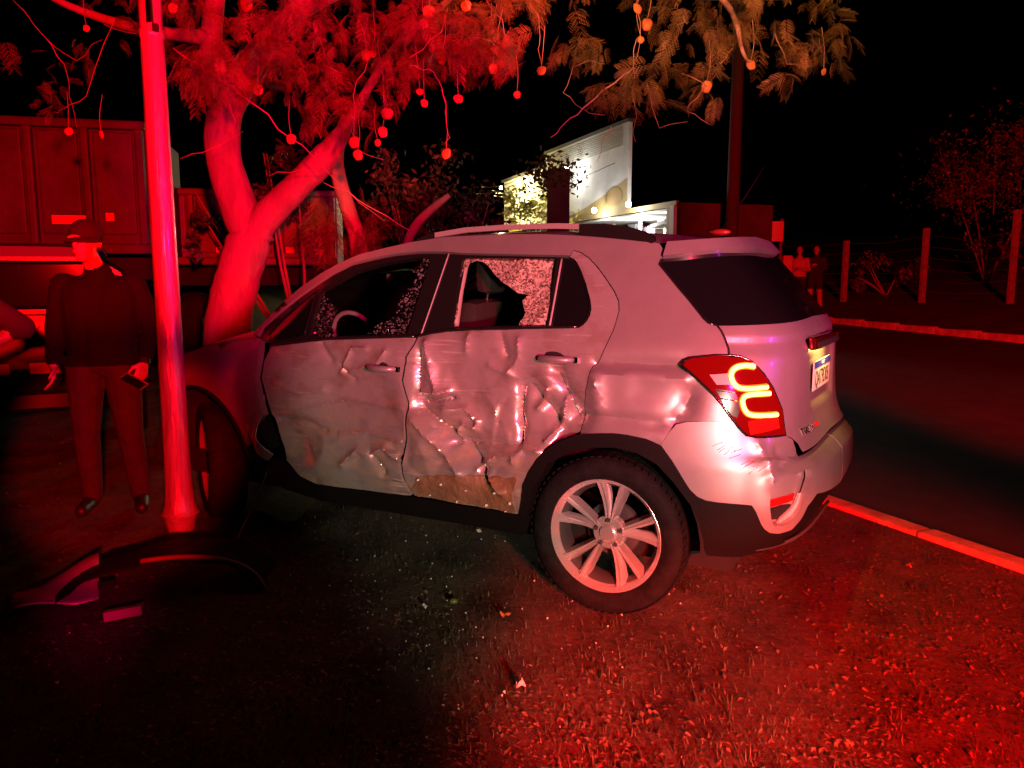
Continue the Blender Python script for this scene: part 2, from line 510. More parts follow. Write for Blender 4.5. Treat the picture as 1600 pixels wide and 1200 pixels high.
def C0(z): return (float(interp(z, XR)) / Q2, z)      # centre line of the rear
def resample(poly, step):
    out = []
    n = len(poly)
    for i in range(n):
        a, b = np.array(poly[i]), np.array(poly[(i+1) % n])
        k = max(1, int(round(np.linalg.norm(b - a) / step)))
        for j in range(k): out.append(tuple(a + (b-a) * j / k))
    return out
def inpoly(pts, poly):
    pts = np.asarray(pts); x, y = pts[:, 0], pts[:, 1]
    r = np.zeros(len(pts), bool); n = len(poly)
    for i in range(n):
        (x1, y1), (x2, y2) = poly[i], poly[(i+1) % n]
        if y1 == y2: continue
        c = ((y1 > y) != (y2 > y)) & (x < (x2-x1)*(y-y1)/(y2-y1) + x1)
        r ^= c
    return r
def edgedist(pts, poly):
    d = np.full(len(pts), 9.); n = len(poly)
    for i in range(n):
        a, b = np.array(poly[i]), np.array(poly[(i+1) % n]); ab = b - a; L = ab @ ab
        if L < 1e-12: continue
        u = np.clip(((pts - a) @ ab) / L, 0, 1)
        d = np.minimum(d, np.linalg.norm(pts - a - u[:, None]*ab, axis=1))
    return d
def shrink(poly, g):
    """pull the outline in by g"""
    P = np.array(poly); n = len(P)
    area = sum(P[i][0]*P[(i+1) % n][1] - P[(i+1) % n][0]*P[i][1] for i in range(n))
    sg = 1 if area > 0 else -1
    out = []
    for i in range(n):
        a, b, c = P[i-1], P[i], P[(i+1) % n]
        d1 = (b-a)/(np.linalg.norm(b-a)+1e-9); d2 = (c-b)/(np.linalg.norm(c-b)+1e-9)
        n1 = np.array([-d1[1], d1[0]])*sg; n2 = np.array([-d2[1], d2[0]])*sg
        m = n1 + n2; l = np.linalg.norm(m)
        m = m/l if l > 1e-6 else n1
        out.append(tuple(b + m*g/max(.45, m @ n1)))
    return out
def smooth_poly(poly, it=1):
    for _ in range(it):
        P = np.array(poly); out = []
        for i in range(len(P)):
            a, b = P[i], P[(i+1) % len(P)]
            out += [tuple(a*.75+b*.25), tuple(a*.25+b*.75)]
        poly = out
    return poly
def triangulate(outline, holes, step):
    rng = np.random.RandomState(3)
    rings = [resample(outline, step)] + [resample(h, step) for h in holes]
    pts, edges = [], []
    for r in rings:
        n0 = len(pts); pts += r
        edges += [(n0+i, n0+(i+1) % len(r)) for i in range(len(r))]
    A = np.array(rings[0]); lo, hi = A.min(0), A.max(0)
    gx = np.arange(lo[0], hi[0], step); gz = np.arange(lo[1], hi[1], step*.866)
    G = np.array([(x + (j % 2)*step/2, z) for j, z in enumerate(gz) for x in gx])
    G = G + rng.uniform(-.12, .12, G.shape)*step
    k = inpoly(G, outline)
    for h in holes: k &= ~inpoly(G, h)
    G = G[k]
    if len(G):
        d = edgedist(G, outline)
        for h in holes: d = np.minimum(d, edgedist(G, h))
        G = G[d > step*.45]
        pts += [tuple(g) for g in G]
    res = delaunay_2d_cdt([Vector(p) for p in pts], edges, [], 0, 1e-6)
    V = np.array([v[:] for v in res[0]]); T = [tuple(f) for f in res[2]]
    cen = np.array([V[list(f)].mean(0) for f in T])
    k = inpoly(cen, outline)
    for h in holes: k &= ~inpoly(cen, h)
    return V, [f for f, q in zip(T, k) if q]
def panel_geo(outline, holes=(), step=.03, disp=None, off=0., gap=.0, fold=.015, sm=0):
    if sm: outline = smooth_poly(outline, sm)
    if gap: outline = shrink(outline, gap)
    V, T = triangulate(outline, list(holes), step)
    P = S(V); n = N(P)
    d = np.full(len(P), off)
    if disp is not None: d = d + disp(P)
    P = P + n*d[:, None]
    # make every face look outward
    fs = []
    for f in T:
        nn = np.cross(P[f[1]]-P[f[0]], P[f[2]]-P[f[0]])
        fs.append(f if nn @ n[f[0]] > 0 else f[::-1])
    if fold:
        cnt = {}
        for f in fs:
            for i in range(3):
                e = (f[i], f[(i+1) % 3]); cnt[e] = 1
        be = [e for e in cnt if (e[1], e[0]) not in cnt]
        idx = {}; Q = []
        for e in be:
            for v in e:
                if v not in idx: idx[v] = len(P) + len(Q); Q.append(P[v] - n[v]*fold)
        if Q:
            P = np.vstack([P, np.array(Q)])
            fs += [(b, a, idx[a]) for a, b in be] + [(b, idx[a], idx[b]) for a, b in be]
    return P, fs
def flip(P, f):
    return P * np.array([1, -1, 1]), [q[::-1] for q in f]
def panel(name, outline, m, parent, both=False, mirror=False, ang=40, **kw):
    P, f = panel_geo(outline, **kw)
    if both:
        P[np.abs(P[:, 1]) < 2e-3, 1] = 0
        P2, f2 = flip(P, f)
        f = f + [tuple(i + len(P) for i in q) for q in f2]; P = np.vstack([P, P2])
    if mirror: P, f = flip(P, f)
    o = mesh(name, P, f, m, parent)
    if both:
        bm = bmesh.new(); bm.from_mesh(o.data)
        bmesh.ops.remove_doubles(bm, verts=bm.verts, dist=1e-4)
        bm.to_mesh(o.data); bm.free()
    return sharp(o, ang)

PN = {
'body_side':[(2.057,1.125),(1.901,1.286),(1.797,1.373),(1.695,1.444),(1.596,1.5),(1.501,1.542),(1.378,1.573),(1.26,1.599),(1.122,1.62),(0.987,1.624),(0.836,1.625),(0.717,1.621),(0.603,1.611),(0.514,1.6),(0.427,1.587),(0.316,1.571),(0.305,1.539),(0.322,1.504),(0.336,1.483),(0.313,1.435),(0.29,1.386),(0.266,1.34),(0.244,1.293),(0.232,1.268),(0.22,1.251),(0.189,1.239),(0.18,1.22),(0.174,1.195),(0.168,1.154),(0.17,1.127),(0.218,1.127),(0.265,1.121),(0.302,1.115),(0.325,1.104),(0.338,1.084),(0.312,1.058),(0.264,1.006),(0.234,0.972),(0.205,0.933),(0.18,0.893),(0.166,0.876),(0.185,0.873),(0.26,0.871),(0.332,0.865),(0.366,0.853),(0.389,0.821),(0.417,0.767),(0.463,0.789),(0.525,0.798),(0.567,0.799),(0.609,0.794),(0.652,0.786),(0.69,0.776),(0.69,0.784),(0.672,0.885),(0.66,0.966),(0.647,1.019),(0.632,1.066),(0.603,1.101),(0.572,1.155),(0.54,1.212),(0.508,1.29),(0.502,1.332),(0.51,1.374),(0.528,1.422),(0.548,1.47),(0.574,1.515),(0.597,1.537),(0.625,1.549),(0.642,1.524),(0.676,1.526),(0.849,1.533),(1.051,1.543),(1.103,1.55),(1.225,1.553),(1.322,1.545),(1.405,1.531),(1.534,1.5),(1.63,1.451),(1.706,1.4),(1.815,1.322),(1.919,1.235),(2.0,1.165),(2.035,1.11)],
'rear_door':[(1.267,1.15),(1.138,1.183),(0.987,1.198),(0.76,1.214),(0.658,1.221),(0.641,1.233),(0.625,1.252),(0.613,1.273),(0.605,1.296),(0.602,1.33),(0.606,1.4),(0.615,1.462),(0.622,1.49),(0.631,1.507),(0.646,1.516),(0.625,1.549),(0.597,1.537),(0.574,1.515),(0.548,1.47),(0.528,1.422),(0.51,1.374),(0.502,1.332),(0.508,1.29),(0.54,1.212),(0.572,1.155),(0.603,1.101),(0.632,1.066),(0.647,1.019),(0.66,0.966),(0.672,0.885),(0.69,0.784),(0.725,0.758),(0.759,0.734),(0.795,0.698),(0.825,0.654),(0.852,0.598),(0.874,0.53),(0.876,0.46),(0.884,0.384),(1.006,0.378),(1.157,0.376),(1.304,0.376),(1.34,0.453),(1.356,0.532),(1.33,0.669),(1.33,0.838),(1.346,0.942),(1.327,1.057)],
'front_door':[(1.959,1.063),(1.687,1.115),(1.468,1.134),(1.278,1.15),(1.275,1.147),(1.336,1.056),(1.354,0.942),(1.338,0.837),(1.338,0.668),(1.365,0.53),(1.348,0.451),(1.312,0.374),(1.547,0.361),(1.743,0.352),(1.831,0.379),(1.922,0.446),(1.958,0.555),(1.973,0.676),(1.999,0.777),(2.023,0.887),(2.005,0.98)],
'front_frame':[(2.021,1.104),(2.0,1.155),(1.919,1.228),(1.815,1.312),(1.707,1.39),(1.631,1.441),(1.534,1.49),(1.406,1.521),(1.323,1.536),(1.226,1.544),(1.104,1.541),(1.17,1.383),(1.226,1.242),(1.261,1.156),(1.467,1.14),(1.687,1.122),(1.965,1.072)],
'front_frame_h':[(1.692,1.364),(1.53,1.457),(1.408,1.495),(1.31,1.513),(1.225,1.525),(1.176,1.524),(1.237,1.361),(1.312,1.162),(1.686,1.128),(1.765,1.133),(1.742,1.223)],
'front_quarter_glass':[(1.979,1.124),(1.902,1.206),(1.805,1.292),(1.718,1.364),(1.762,1.222),(1.791,1.128),(1.951,1.093)],
'rear_frame':[(1.099,1.541),(1.052,1.536),(0.85,1.527),(0.677,1.519),(0.646,1.514),(0.632,1.505),(0.622,1.489),(0.616,1.461),(0.607,1.399),(0.603,1.33),(0.606,1.296),(0.614,1.274),(0.626,1.253),(0.642,1.235),(0.658,1.222),(0.76,1.216),(0.987,1.201),(1.138,1.185),(1.253,1.157),(1.218,1.243),(1.162,1.383)],
'rear_frame_h':[(1.046,1.519),(0.851,1.516),(0.692,1.511),(0.767,1.227),(0.986,1.212),(1.126,1.2),(1.089,1.363)],
'rear_quarter_glass':[(0.672,1.51),(0.648,1.507),(0.635,1.499),(0.625,1.483),(0.619,1.457),(0.61,1.398),(0.607,1.332),(0.61,1.3),(0.617,1.278),(0.629,1.258),(0.643,1.24),(0.659,1.229),(0.756,1.224)],
'tail_lamp':[(0.338,1.084),(0.325,1.104),(0.302,1.115),(0.265,1.121),(0.218,1.127),(0.17,1.127),(0.17,1.127),(0.131,1.123),(0.088,1.103),(0.043,1.055),(0.003,0.999),(-0.044,0.909),(-0.06,0.807),(0.079,0.809),(0.118,0.818),(0.137,0.836),(0.154,0.858),(0.166,0.876),(0.18,0.893),(0.205,0.933),(0.234,0.972),(0.264,1.006),(0.312,1.058)],
'bumper':[(0.417,0.767),(0.389,0.821),(0.366,0.853),(0.332,0.865),(0.26,0.871),(0.185,0.873),(0.166,0.876),(0.154,0.858),(0.137,0.836),(0.118,0.818),(0.079,0.809),(-0.06,0.807),(-0.1,0.789),(-0.136,0.762),(-0.147,0.726)],
'bumper2':[(0.32,0.596),(0.295,0.57),(0.267,0.557),(0.228,0.552),(0.105,0.546),(0.089,0.522),(0.063,0.47),(0.046,0.449),(0.022,0.433),(-0.018,0.426),(-0.077,0.435),(-0.115,0.475),(-0.14,0.526),(-0.199,0.562)],
'fog':[(0.043,0.61),(0.033,0.632),(0.014,0.647),(-0.118,0.671),(-0.16,0.669),(-0.159,0.636),(-0.126,0.577),(-0.106,0.522),(-0.077,0.482),(-0.019,0.458),(0.011,0.464),(0.027,0.488),(0.04,0.543)],
'clad':[(0.874,0.53),(0.852,0.598),(0.825,0.654),(0.795,0.698),(0.759,0.734),(0.725,0.758),(0.69,0.776),(0.652,0.786),(0.609,0.794),(0.567,0.799),(0.525,0.798),(0.463,0.789),(0.417,0.767),(0.38,0.707),(0.344,0.638),(0.32,0.596),(0.295,0.57),(0.267,0.557),(0.228,0.552),(0.105,0.546),(0.089,0.522),(0.063,0.47),(0.046,0.449),(0.022,0.433),(-0.018,0.426),(-0.083,0.367),(0.041,0.331),(0.112,0.315),(0.227,0.318),(0.246,0.345),(0.268,0.41),(0.312,0.531),(0.375,0.625),(0.428,0.689),(0.494,0.728),(0.567,0.741),(0.641,0.731),(0.705,0.709),(0.787,0.64),(0.841,0.512),(0.851,0.404),(0.858,0.371),(0.884,0.377),(0.88,0.444)],
'glass':[(0.189,1.239),(0.22,1.251),(0.232,1.268),(0.244,1.293),(0.266,1.34),(0.29,1.386),(0.313,1.435),(0.336,1.483),(0.322,1.504),(0.312,1.506),(0.25,1.514),(0.17,1.525),(0.075,1.533)],
'tailgate_l':[(0.189,1.239),(0.18,1.22),(0.174,1.195),(0.168,1.154),(0.17,1.127),(0.131,1.123),(0.088,1.103),(0.043,1.055),(0.003,0.999),(-0.044,0.909),(-0.06,0.807),(-0.1,0.792),(-0.136,0.765),(-0.152,0.732)],
'fender':[(2.057,1.118),(2.028,1.094),(1.969,1.062),(2.013,0.97),(2.03,0.887),(2.006,0.776),(1.982,0.692),(2.059,0.618),(2.086,0.649),(2.126,0.708),(2.179,0.755),(2.234,0.776),(2.283,0.777),(2.412,0.745)],
'sill':[(0.849,0.379),(0.884,0.377),(1.006,0.371),(1.157,0.369),(1.304,0.369),(1.548,0.354),(1.744,0.344),(1.831,0.371),(1.922,0.439),(1.979,0.461),(2.037,0.375),(1.937,0.278),(1.737,0.246),(1.315,0.263),(1.0,0.274),(0.86,0.277)],
'strip':[(1.318,0.414),(1.291,0.489),(1.16,0.521),(1.011,0.543),(0.89,0.565),(0.896,0.487),(0.889,0.386),(1.006,0.381),(1.157,0.379),(1.285,0.377)],
'handle_r':[(0.824,1.084),(0.683,1.093),(0.793,1.125),(0.734,1.121)],
'handle_f':[(1.498,0.986),(1.358,0.998)],
'led1':[(0.082,1.083),(0.12,1.089),(0.159,1.079),(0.176,1.052),(0.166,1.015),(0.137,0.998),(0.033,1.005)],
'led2':[(0.022,0.979),(0.115,0.978),(0.138,0.96),(0.129,0.918),(0.106,0.895),(-0.012,0.894)],
'rev':[(0.248,1.051),(0.184,1.057),(0.168,1.015),(0.226,1.014)],
'plate':[(-0.262,1.084),(-0.475,1.013),(-0.812,0.955),(-0.339,0.944)],
'recess':[(-0.113,1.155),(-0.672,1.138),(-0.735,1.122),(-0.124,1.093),(-0.234,0.903),(-0.692,0.876)],
'badge':[(-0.095,0.83),(-0.35,0.819)],
'shard_f1':[(1.708,1.364),(1.675,1.319),(1.642,1.281),(1.637,1.243),(1.661,1.195),(1.657,1.148),(1.693,1.127),(1.765,1.133),(1.742,1.223)],
'shard_f2':[(1.211,1.524),(1.176,1.521),(1.237,1.361),(1.312,1.162),(1.501,1.153),(1.434,1.204),(1.389,1.236),(1.348,1.289),(1.324,1.345),(1.279,1.382),(1.258,1.438),(1.269,1.469)],
'shard_r':[(1.045,1.522),(0.851,1.519),(0.69,1.511),(0.768,1.224),(0.878,1.217),(0.845,1.278),(0.849,1.333),(0.822,1.364),(0.864,1.367),(0.892,1.403),(0.93,1.435),(0.955,1.491),(0.976,1.506),(1.027,1.506),(1.052,1.467),(1.076,1.429),(1.087,1.378),(1.123,1.203),(1.134,1.2),(1.094,1.363)],
'bezel':[(0.231,0.997),(0.164,0.99),(0.15,0.963),(0.144,0.918),(0.156,0.888),(0.175,0.898),(0.201,0.938)],
'bezel_line':[(0.216,0.962),(0.155,0.953)],
'bezel_line2':[(0.225,0.992),(0.164,0.985)],
'archr':[(0.38,0.707),(0.344,0.638)],
'fog_hole':[(0.03,0.523),(-0.031,0.535),(-0.079,0.534),(-0.079,0.499),(-0.041,0.47),(0.007,0.472)],
'roofE':[(2.057,1.125),(1.901,1.286),(1.797,1.373),(1.695,1.444),(1.596,1.5),(1.501,1.542),(1.378,1.573),(1.26,1.599),(1.122,1.62),(0.987,1.624),(0.836,1.625),(0.717,1.621),(0.603,1.611),(0.514,1.6),(0.427,1.587),(0.316,1.571)],
'spoiler':[(0.289,1.566),(0.316,1.509),(0.25,1.515),(0.17,1.525),(0.074,1.535)],
'refl':[(0.033,0.561),(-0.044,0.573),(-0.096,0.579),(-0.088,0.549),(0.03,0.529)],
}
FEAT = [('ridge',[(0.897,1.118),(0.862,1.012),(0.825,0.912)],0.03,0.035),('ridge',[(0.951,1.095),(0.946,0.962),(0.935,0.858)],-0.03,0.03),('ridge',[(0.942,0.867),(0.853,0.856),(0.759,0.881)],-0.035,0.014),('ridge',[(0.917,0.899),(0.843,0.892),(0.767,0.91)],0.022,0.014),('ridge',[(0.934,0.813),(0.788,0.73),(0.664,0.645),(0.557,0.538)],-0.05,0.032),('ridge',[(0.954,0.765),(0.826,0.656),(0.704,0.54)],0.022,0.025),('ridge',[(0.787,0.826),(0.681,0.835),(0.617,0.782),(0.628,0.746),(0.697,0.76),(0.734,0.712),(0.71,0.669)],0.026,0.016),('ridge',[(0.547,0.549),(0.456,0.489)],0.04,0.02),('ridge',[(0.399,0.97),(0.405,0.83),(0.392,0.713)],-0.035,0.02),('ridge',[(0.354,0.973),(0.256,0.871),(0.194,0.794)],-0.035,0.05),('ridge',[(0.753,0.658),(0.544,0.685),(0.372,0.695)],-0.016,0.008),('ridge',[(0.222,1.036),(0.163,0.933),(0.131,0.854)],-0.05,0.035),('ridge',[(0.676,1.184),(0.678,1.099)],0.012,0.02),('ridge',[(0.516,1.184),(0.475,1.098)],-0.015,0.02),('ridge',[(0.412,1.161),(0.406,1.079),(0.455,1.022)],0.014,0.02),('ridge',[(0.558,1.044),(0.42,0.997),(0.265,1.012)],0.012,0.02),('ridge',[(0.318,0.866),(0.26,0.953)],0.02,0.012),('ridge',[(0.253,0.733),(0.18,0.837),(0.169,0.932)],0.03,0.012),('ridge',[(0.412,0.63),(0.363,0.693),(0.284,0.688)],0.03,0.012),('ridge',[(0.615,0.561),(0.511,0.633),(0.411,0.653)],0.02,0.012),('ridge',[(0.093,0.857),(-0.06,0.856),(-0.243,0.852)],-0.022,0.014),('ridge',[(0.034,1.033),(0.007,0.891)],0.022,0.03),('ridge',[(-0.353,0.984),(-0.343,0.913),(-0.304,0.868)],-0.03,0.03),('ridge',[(0.04,1.079),(-0.148,1.091),(-0.319,1.085)],-0.03,0.026),('ridge',[(0.005,1.027),(-0.154,1.045),(-0.329,1.033)],0.014,0.03),('ridge',[(1.572,1.098),(1.488,1.017)],-0.014,0.015),('ridge',[(1.417,0.957),(1.351,1.077),(1.261,1.081)],0.016,0.012),('ridge',[(1.375,0.96),(1.175,1.015),(1.138,1.072)],0.016,0.012),('ridge',[(1.42,0.989),(1.349,0.93)],-0.012,0.012),('ridge',[(1.683,0.748),(1.373,0.823),(1.018,0.806)],0.008,0.007),('ridge',[(1.444,0.637),(1.252,0.67),(1.022,0.65)],0.014,0.009),('ridge',[(1.414,0.49),(1.321,0.569),(1.239,0.555),(1.134,0.606),(1.049,0.568)],0.026,0.016),('ridge',[(1.239,0.555),(1.152,0.481)],-0.035,0.013),('ridge',[(1.868,0.868),(1.68,0.832),(1.545,0.858)],0.014,0.02),('ridge',[(1.875,0.679),(1.687,0.673),(1.553,0.643)],-0.02,0.02),('bowl',[(0.56,0.817)],-0.06,0.42),('bowl',[(1.373,0.775)],-0.05,0.4),('bowl',[(1.765,0.569)],-0.06,0.22),('bowl',[(0.224,0.819)],-0.03,0.2)]

# crushed sheet metal: folds, bowls and flat facets
def seg_dist(x, z, pts):
    d = np.full(x.shape, 9.)
    for (x1, z1), (x2, z2) in zip(pts[:-1], pts[1:]):
        dx, dz = x2-x1, z2-z1; L = dx*dx+dz*dz
        u = np.clip(((x-x1)*dx+(z-z1)*dz)/L, 0, 1)
        d = np.minimum(d, np.hypot(x-x1-u*dx, z-z1-u*dz))
    return d
def facet_field(seed, n, box, amp):
    rng = np.random.RandomState(seed)
    p = np.stack([rng.uniform(box[0], box[1], n), rng.uniform(box[2], box[3], n)], 1)
    h = rng.uniform(-1, 1, n)*amp
    r = delaunay_2d_cdt([Vector(q) for q in p], [], [], 0, 1e-6)
    V = np.array([v[:] for v in r[0]])
    tri = [tuple(f) for f in r[2]]
    def ev(x, z):
        out = np.zeros(x.shape)
        for a, b, c in tri:
            A, B, C = V[a], V[b], V[c]
            det = (B[1]-C[1])*(A[0]-C[0])+(C[0]-B[0])*(A[1]-C[1])
            if abs(det) < 1e-9: continue
            u = ((B[1]-C[1])*(x-C[0])+(C[0]-B[0])*(z-C[1]))/det
            v = ((C[1]-A[1])*(x-C[0])+(A[0]-C[0])*(z-C[1]))/det
            k = (u >= 0) & (v >= 0) & (u+v <= 1)
            out[k] = (u*h[a]+v*h[b]+(1-u-v)*h[c])[k]
        return out
    return ev
FF1 = facet_field(5, 110, (-.5, 2.4, .2, 1.3), .024)
FF2 = facet_field(8, 560, (-.5, 2.4, .2, 1.3), .009)
def sstep(a, b, x):
    t = np.clip((x-a)/(b-a), 0, 1); return t*t*(3-2*t)
def crush(P):
    x, z = P[:, 0], P[:, 2]
    d = np.zeros(len(x))
    for k, pts, a, w in FEAT:
        if k == 'ridge':
            r = seg_dist(x, z, pts)/w
            d += a*np.exp(-r**1.05)*1.3
        else:
            (cx, cz), = pts
            r = np.hypot((x-cx), (z-cz)*1.25)/w
            d += a*np.clip(1-r*r, 0, 1)**1.3
    zone = sstep(1.17, 1.02, z)*sstep(-.02, .16, x)*sstep(2.12, 2.0, x)
    fine = np.exp(-(np.hypot(x-.28, (z-.78))/.22)**2) + np.exp(-(np.hypot((x-.55)*.7, (z-.58))/.14)**2) + .5*np.exp(-(np.hypot((x-1.2)*.5, (z-.55))/.2)**2) + .7*np.exp(-(np.hypot((x-.9), (z-1.0))/.12)**2)
    fr = 1-.6*sstep(.98, 1.06, x)
    d += FF1(x, z)*zone*.75*fr + FF2(x, z)*zone*(.18 + 1.0*np.clip(fine, 0, 1.2))*fr
    # rear quarter: dented over the arch
    qz = sstep(1.1, .98, z)*sstep(.14, .02, x)*sstep(-.42, -.3, x)
    d += FF1(x+.7, z+.1)*qz*.5 + FF2(x, z)*qz*.35
    return d*sstep(1.24, 1.14, z)
def tailgate_disp(P):
    y, z = np.abs(P[:, 1]), P[:, 2]
    r = sstep(.325, .29, y + (1.15-z)*.18)*sstep(.865, .895, z)*sstep(1.185, 1.165, z)
    return -.020*r - .008*sstep(1.195, 1.18, z)*sstep(1.10, 1.17, z)
def bumper_disp(P):
    x, y, z = P[:, 0], np.abs(P[:, 1]), P[:, 2]
    step = .018*sstep(.735, .715, z)*sstep(-.55, -.66, x)              # ledge under the tailgate
    crease = -.016*np.exp(-(np.abs(z-.60-.12*sstep(-.5, -.75, x))/.02)**2)*sstep(-.6, -.68, x)
    t = (x + P[:, 1])/Q2
    tp = np.where(P[:, 1] > 0, t, (x - P[:, 1])/Q2)
    f0 = PN['fog'][1]
    rid = .014*np.exp(-(seg_dist(tp, z, [(.075, .79), (f0[0]+.012, .70), f0])/.020)**1.3)
    pocket = -.016*sstep(.785, .76, z)*sstep(.66, .685, z)*sstep(.02, -.02, tp)
    return step + crease + rid + pocket

car = empty('wrecked_suv', (CX, CY, 0), YAW)
tag(car, 'silver compact suv with crushed doors and shattered side windows on the verge', 'car')

def sides(fn):
    fn(False); fn(True)
# --- body sides, doors, frames
panel('body_side', PN['body_side'], M_PAINT, car, step=.022, disp=crush, fold=.03)
panel('body_side', PN['body_side'], M_PAINT, car, step=.05, fold=.03, mirror=True)
door_r = panel('rear_door', PN['rear_door'], M_SCRAPE, car, step=.0085, disp=crush, gap=.004, fold=.03, ang=30)
door_r['label'] = 'crumpled rear door with creased metal and scraped paint'
door_f = panel('front_door', PN['front_door'], M_SCRAPE, car, step=.009, disp=crush, gap=.004, fold=.03, ang=30)
door_f['label'] = 'crushed and scuffed front door'
door_r2 = panel('rear_door', PN['rear_door'], M_PAINT, car, step=.05, gap=.004, fold=.03, mirror=True)
door_f2 = panel('front_door', PN['front_door'], M_PAINT, car, step=.05, gap=.004, fold=.03, mirror=True)
for mir, df, dr in ((False, door_f, door_r), (True, door_f2, door_r2)):
    panel('window_frame', PN['front_frame'], M_BLACKGLOSS, df, step=.04, holes=[PN['front_frame_h'], PN['front_quarter_glass']], off=-.006, gap=.001, fold=.03, mirror=mir)
    panel('window_frame', PN['rear_frame'], M_BLACKGLOSS, dr, step=.04, holes=[PN['rear_frame_h'], PN['rear_quarter_glass']], off=-.006, gap=.001, fold=.03, mirror=mir)
    panel('quarter_glass', PN['front_quarter_glass'], M_TINT, df, step=.05, off=-.012, gap=-.004, fold=0, mirror=mir)
    panel('quarter_glass', PN['rear_quarter_glass'], M_TINT, dr, step=.05, off=-.012, gap=-.004, fold=0, mirror=mir)
panel('window_glass', PN['front_frame_h'], M_TINT, door_f2, step=.05, off=-.014, gap=-.004, fold=0, mirror=True)
panel('window_glass', PN['rear_frame_h'], M_TINT, door_r2, step=.05, off=-.014, gap=-.004, fold=0, mirror=True)
for mir, df, dr in ((False, door_f, door_r), (True, door_f2, door_r2)):
    panel('door_lining', PN['front_door'], M_DARK, df, step=.08, off=-.17, gap=.01, fold=0, mirror=mir)
    panel('door_lining', PN['rear_door'], M_DARK, dr, step=.08, off=-.17, gap=.01, fold=0, mirror=mir)
# divider bars of the windows and belt mouldings
def strip_on(name, tz, off, rad, m, parent, mirror=False, seg=6):
    tz = np.array(resample(list(tz), .03))
    tz = tz[:len(tz)]
    P = S(tz); P = P + N(P)*off
    if mirror: P = P*np.array([1, -1, 1])
    return MB().tube([tuple(p) for p in P], rad, seg).build(name, m, parent, True)
def open_path(pts, step=.03):
    out = []
    for a, b in zip(pts[:-1], pts[1:]):
        a, b = np.array(a), np.array(b); k = max(1, int(np.linalg.norm(b-a)/step))
        out += [tuple(a+(b-a)*j/k) for j in range(k)]
    return out + [tuple(pts[-1])]
def strip_path(name, pts, off, rad, m, parent, mirror=False, seg=6, disp=None):
    P = S(open_path(pts)); n = N(P)
    d = np.full(len(P), off)
    if disp is not None: d = d + disp(P)
    P = P + n*d[:, None]
    if mirror: P = P*np.array([1, -1, 1])
    return MB().tube([tuple(p) for p in P], rad, seg).build(name, m, parent, True)
rq, fq = PN['rear_quarter_glass'], PN['front_quarter_glass']
strip_path('window_divider', [rq[0], rq[-1]], -.004, .005, M_TRIM, door_r)
strip_path('window_divider', [fq[3], fq[4], fq[5]], -.004, .004, M_BLACKGLOSS, door_f)
strip_path('belt_moulding', [PN['rear_door'][i] for i in range(0, 5)], .004, .007, M_BLACKGLOSS, door_r, disp=crush)
strip_path('belt_moulding', [PN['front_door'][i] for i in range(0, 4)], .004, .007, M_BLACKGLOSS, door_f, disp=crush)
strip_path('pillar_seam', [PN['rear_frame'][0], PN['rear_frame'][-1], PN['rear_frame'][-2], PN['rear_frame'][-3]], -.002, .004, M_TRIM, door_r)
# shattered panes still hanging in the openings
M_CRZ = crazed_glass('crazed_glass', (.62, .56, .46), (.10, .08, .06), 150)
M_CRZD = crazed_glass('crazed_tinted_glass', (.16, .16, .16), (.002, .002, .002), 120, .18, .7, .95)
def rag(seed):
    rng = np.random.RandomState(seed)
    def f(P): return rng.uniform(-1, 1, len(P))*.004 - .02*np.abs(np.sin(P[:, 0]*11+P[:, 2]*7))
    return f
def ragged(poly, seed, amp=.008):
    rng = np.random.RandomState(seed)
    return [tuple(np.array(p)+rng.uniform(-amp, amp, 2)) for p in resample(poly, .02)]
panel('shattered_glass', ragged(PN['shard_r'], 1, .004), M_CRZ, door_r, step=.014, off=-.010, fold=.003, disp=rag(1), ang=10)
panel('shattered_glass', ragged(PN['shard_f1'], 2), M_CRZD, door_f, step=.014, off=-.010, fold=.003, disp=rag(2), ang=10)
panel('shattered_glass', ragged(PN['shard_f2'], 3), M_CRZD, door_f, step=.014, off=-.010, fold=.003, disp=rag(3), ang=10)
# door handles (pull bar over a dark cup)
def handle(parent, x, z, mirror=False, disp=None):
    P = S([SX(x, z)]); n = N(P)[0]
    c = P[0] + n*(disp(P)[0] if disp else 0)
    sgn = -1 if mirror else 1
    cup = MB().ball((0, 0, 0), (.055, .006, .022), 14, 8)
    cup.v = [(c[0]+p[0]+.02, sgn*(c[1]+p[1]+.002), c[2]+p[2]+.012) for p in cup.v]
    cup.build('handle_cup', M_DARK, parent, True)
    h = MB().tube([(c[0]+.085, sgn*(c[1]+.004), c[2]+.002), (c[0]+.06, sgn*(c[1]+.034), c[2]+.004), (c[0], sgn*(c[1]+.042), c[2]+.004), (c[0]-.055, sgn*(c[1]+.036), c[2]+.004), (c[0]-.085, sgn*(c[1]+.006), c[2]+.004)], [.010, .015, .016, .015, .011], 8)
    h.build('handle', M_PAINT, parent, True)
    MB().box((c[0]-.098, sgn*(c[1]+.012), c[2]+.004), (.02, .02, .026), bev=.004).build('lock_cover', M_BRIGHT, parent)
handle(door_r, .222, 1.088, disp=crush)
handle(door_f, 1.145, .992, disp=crush)
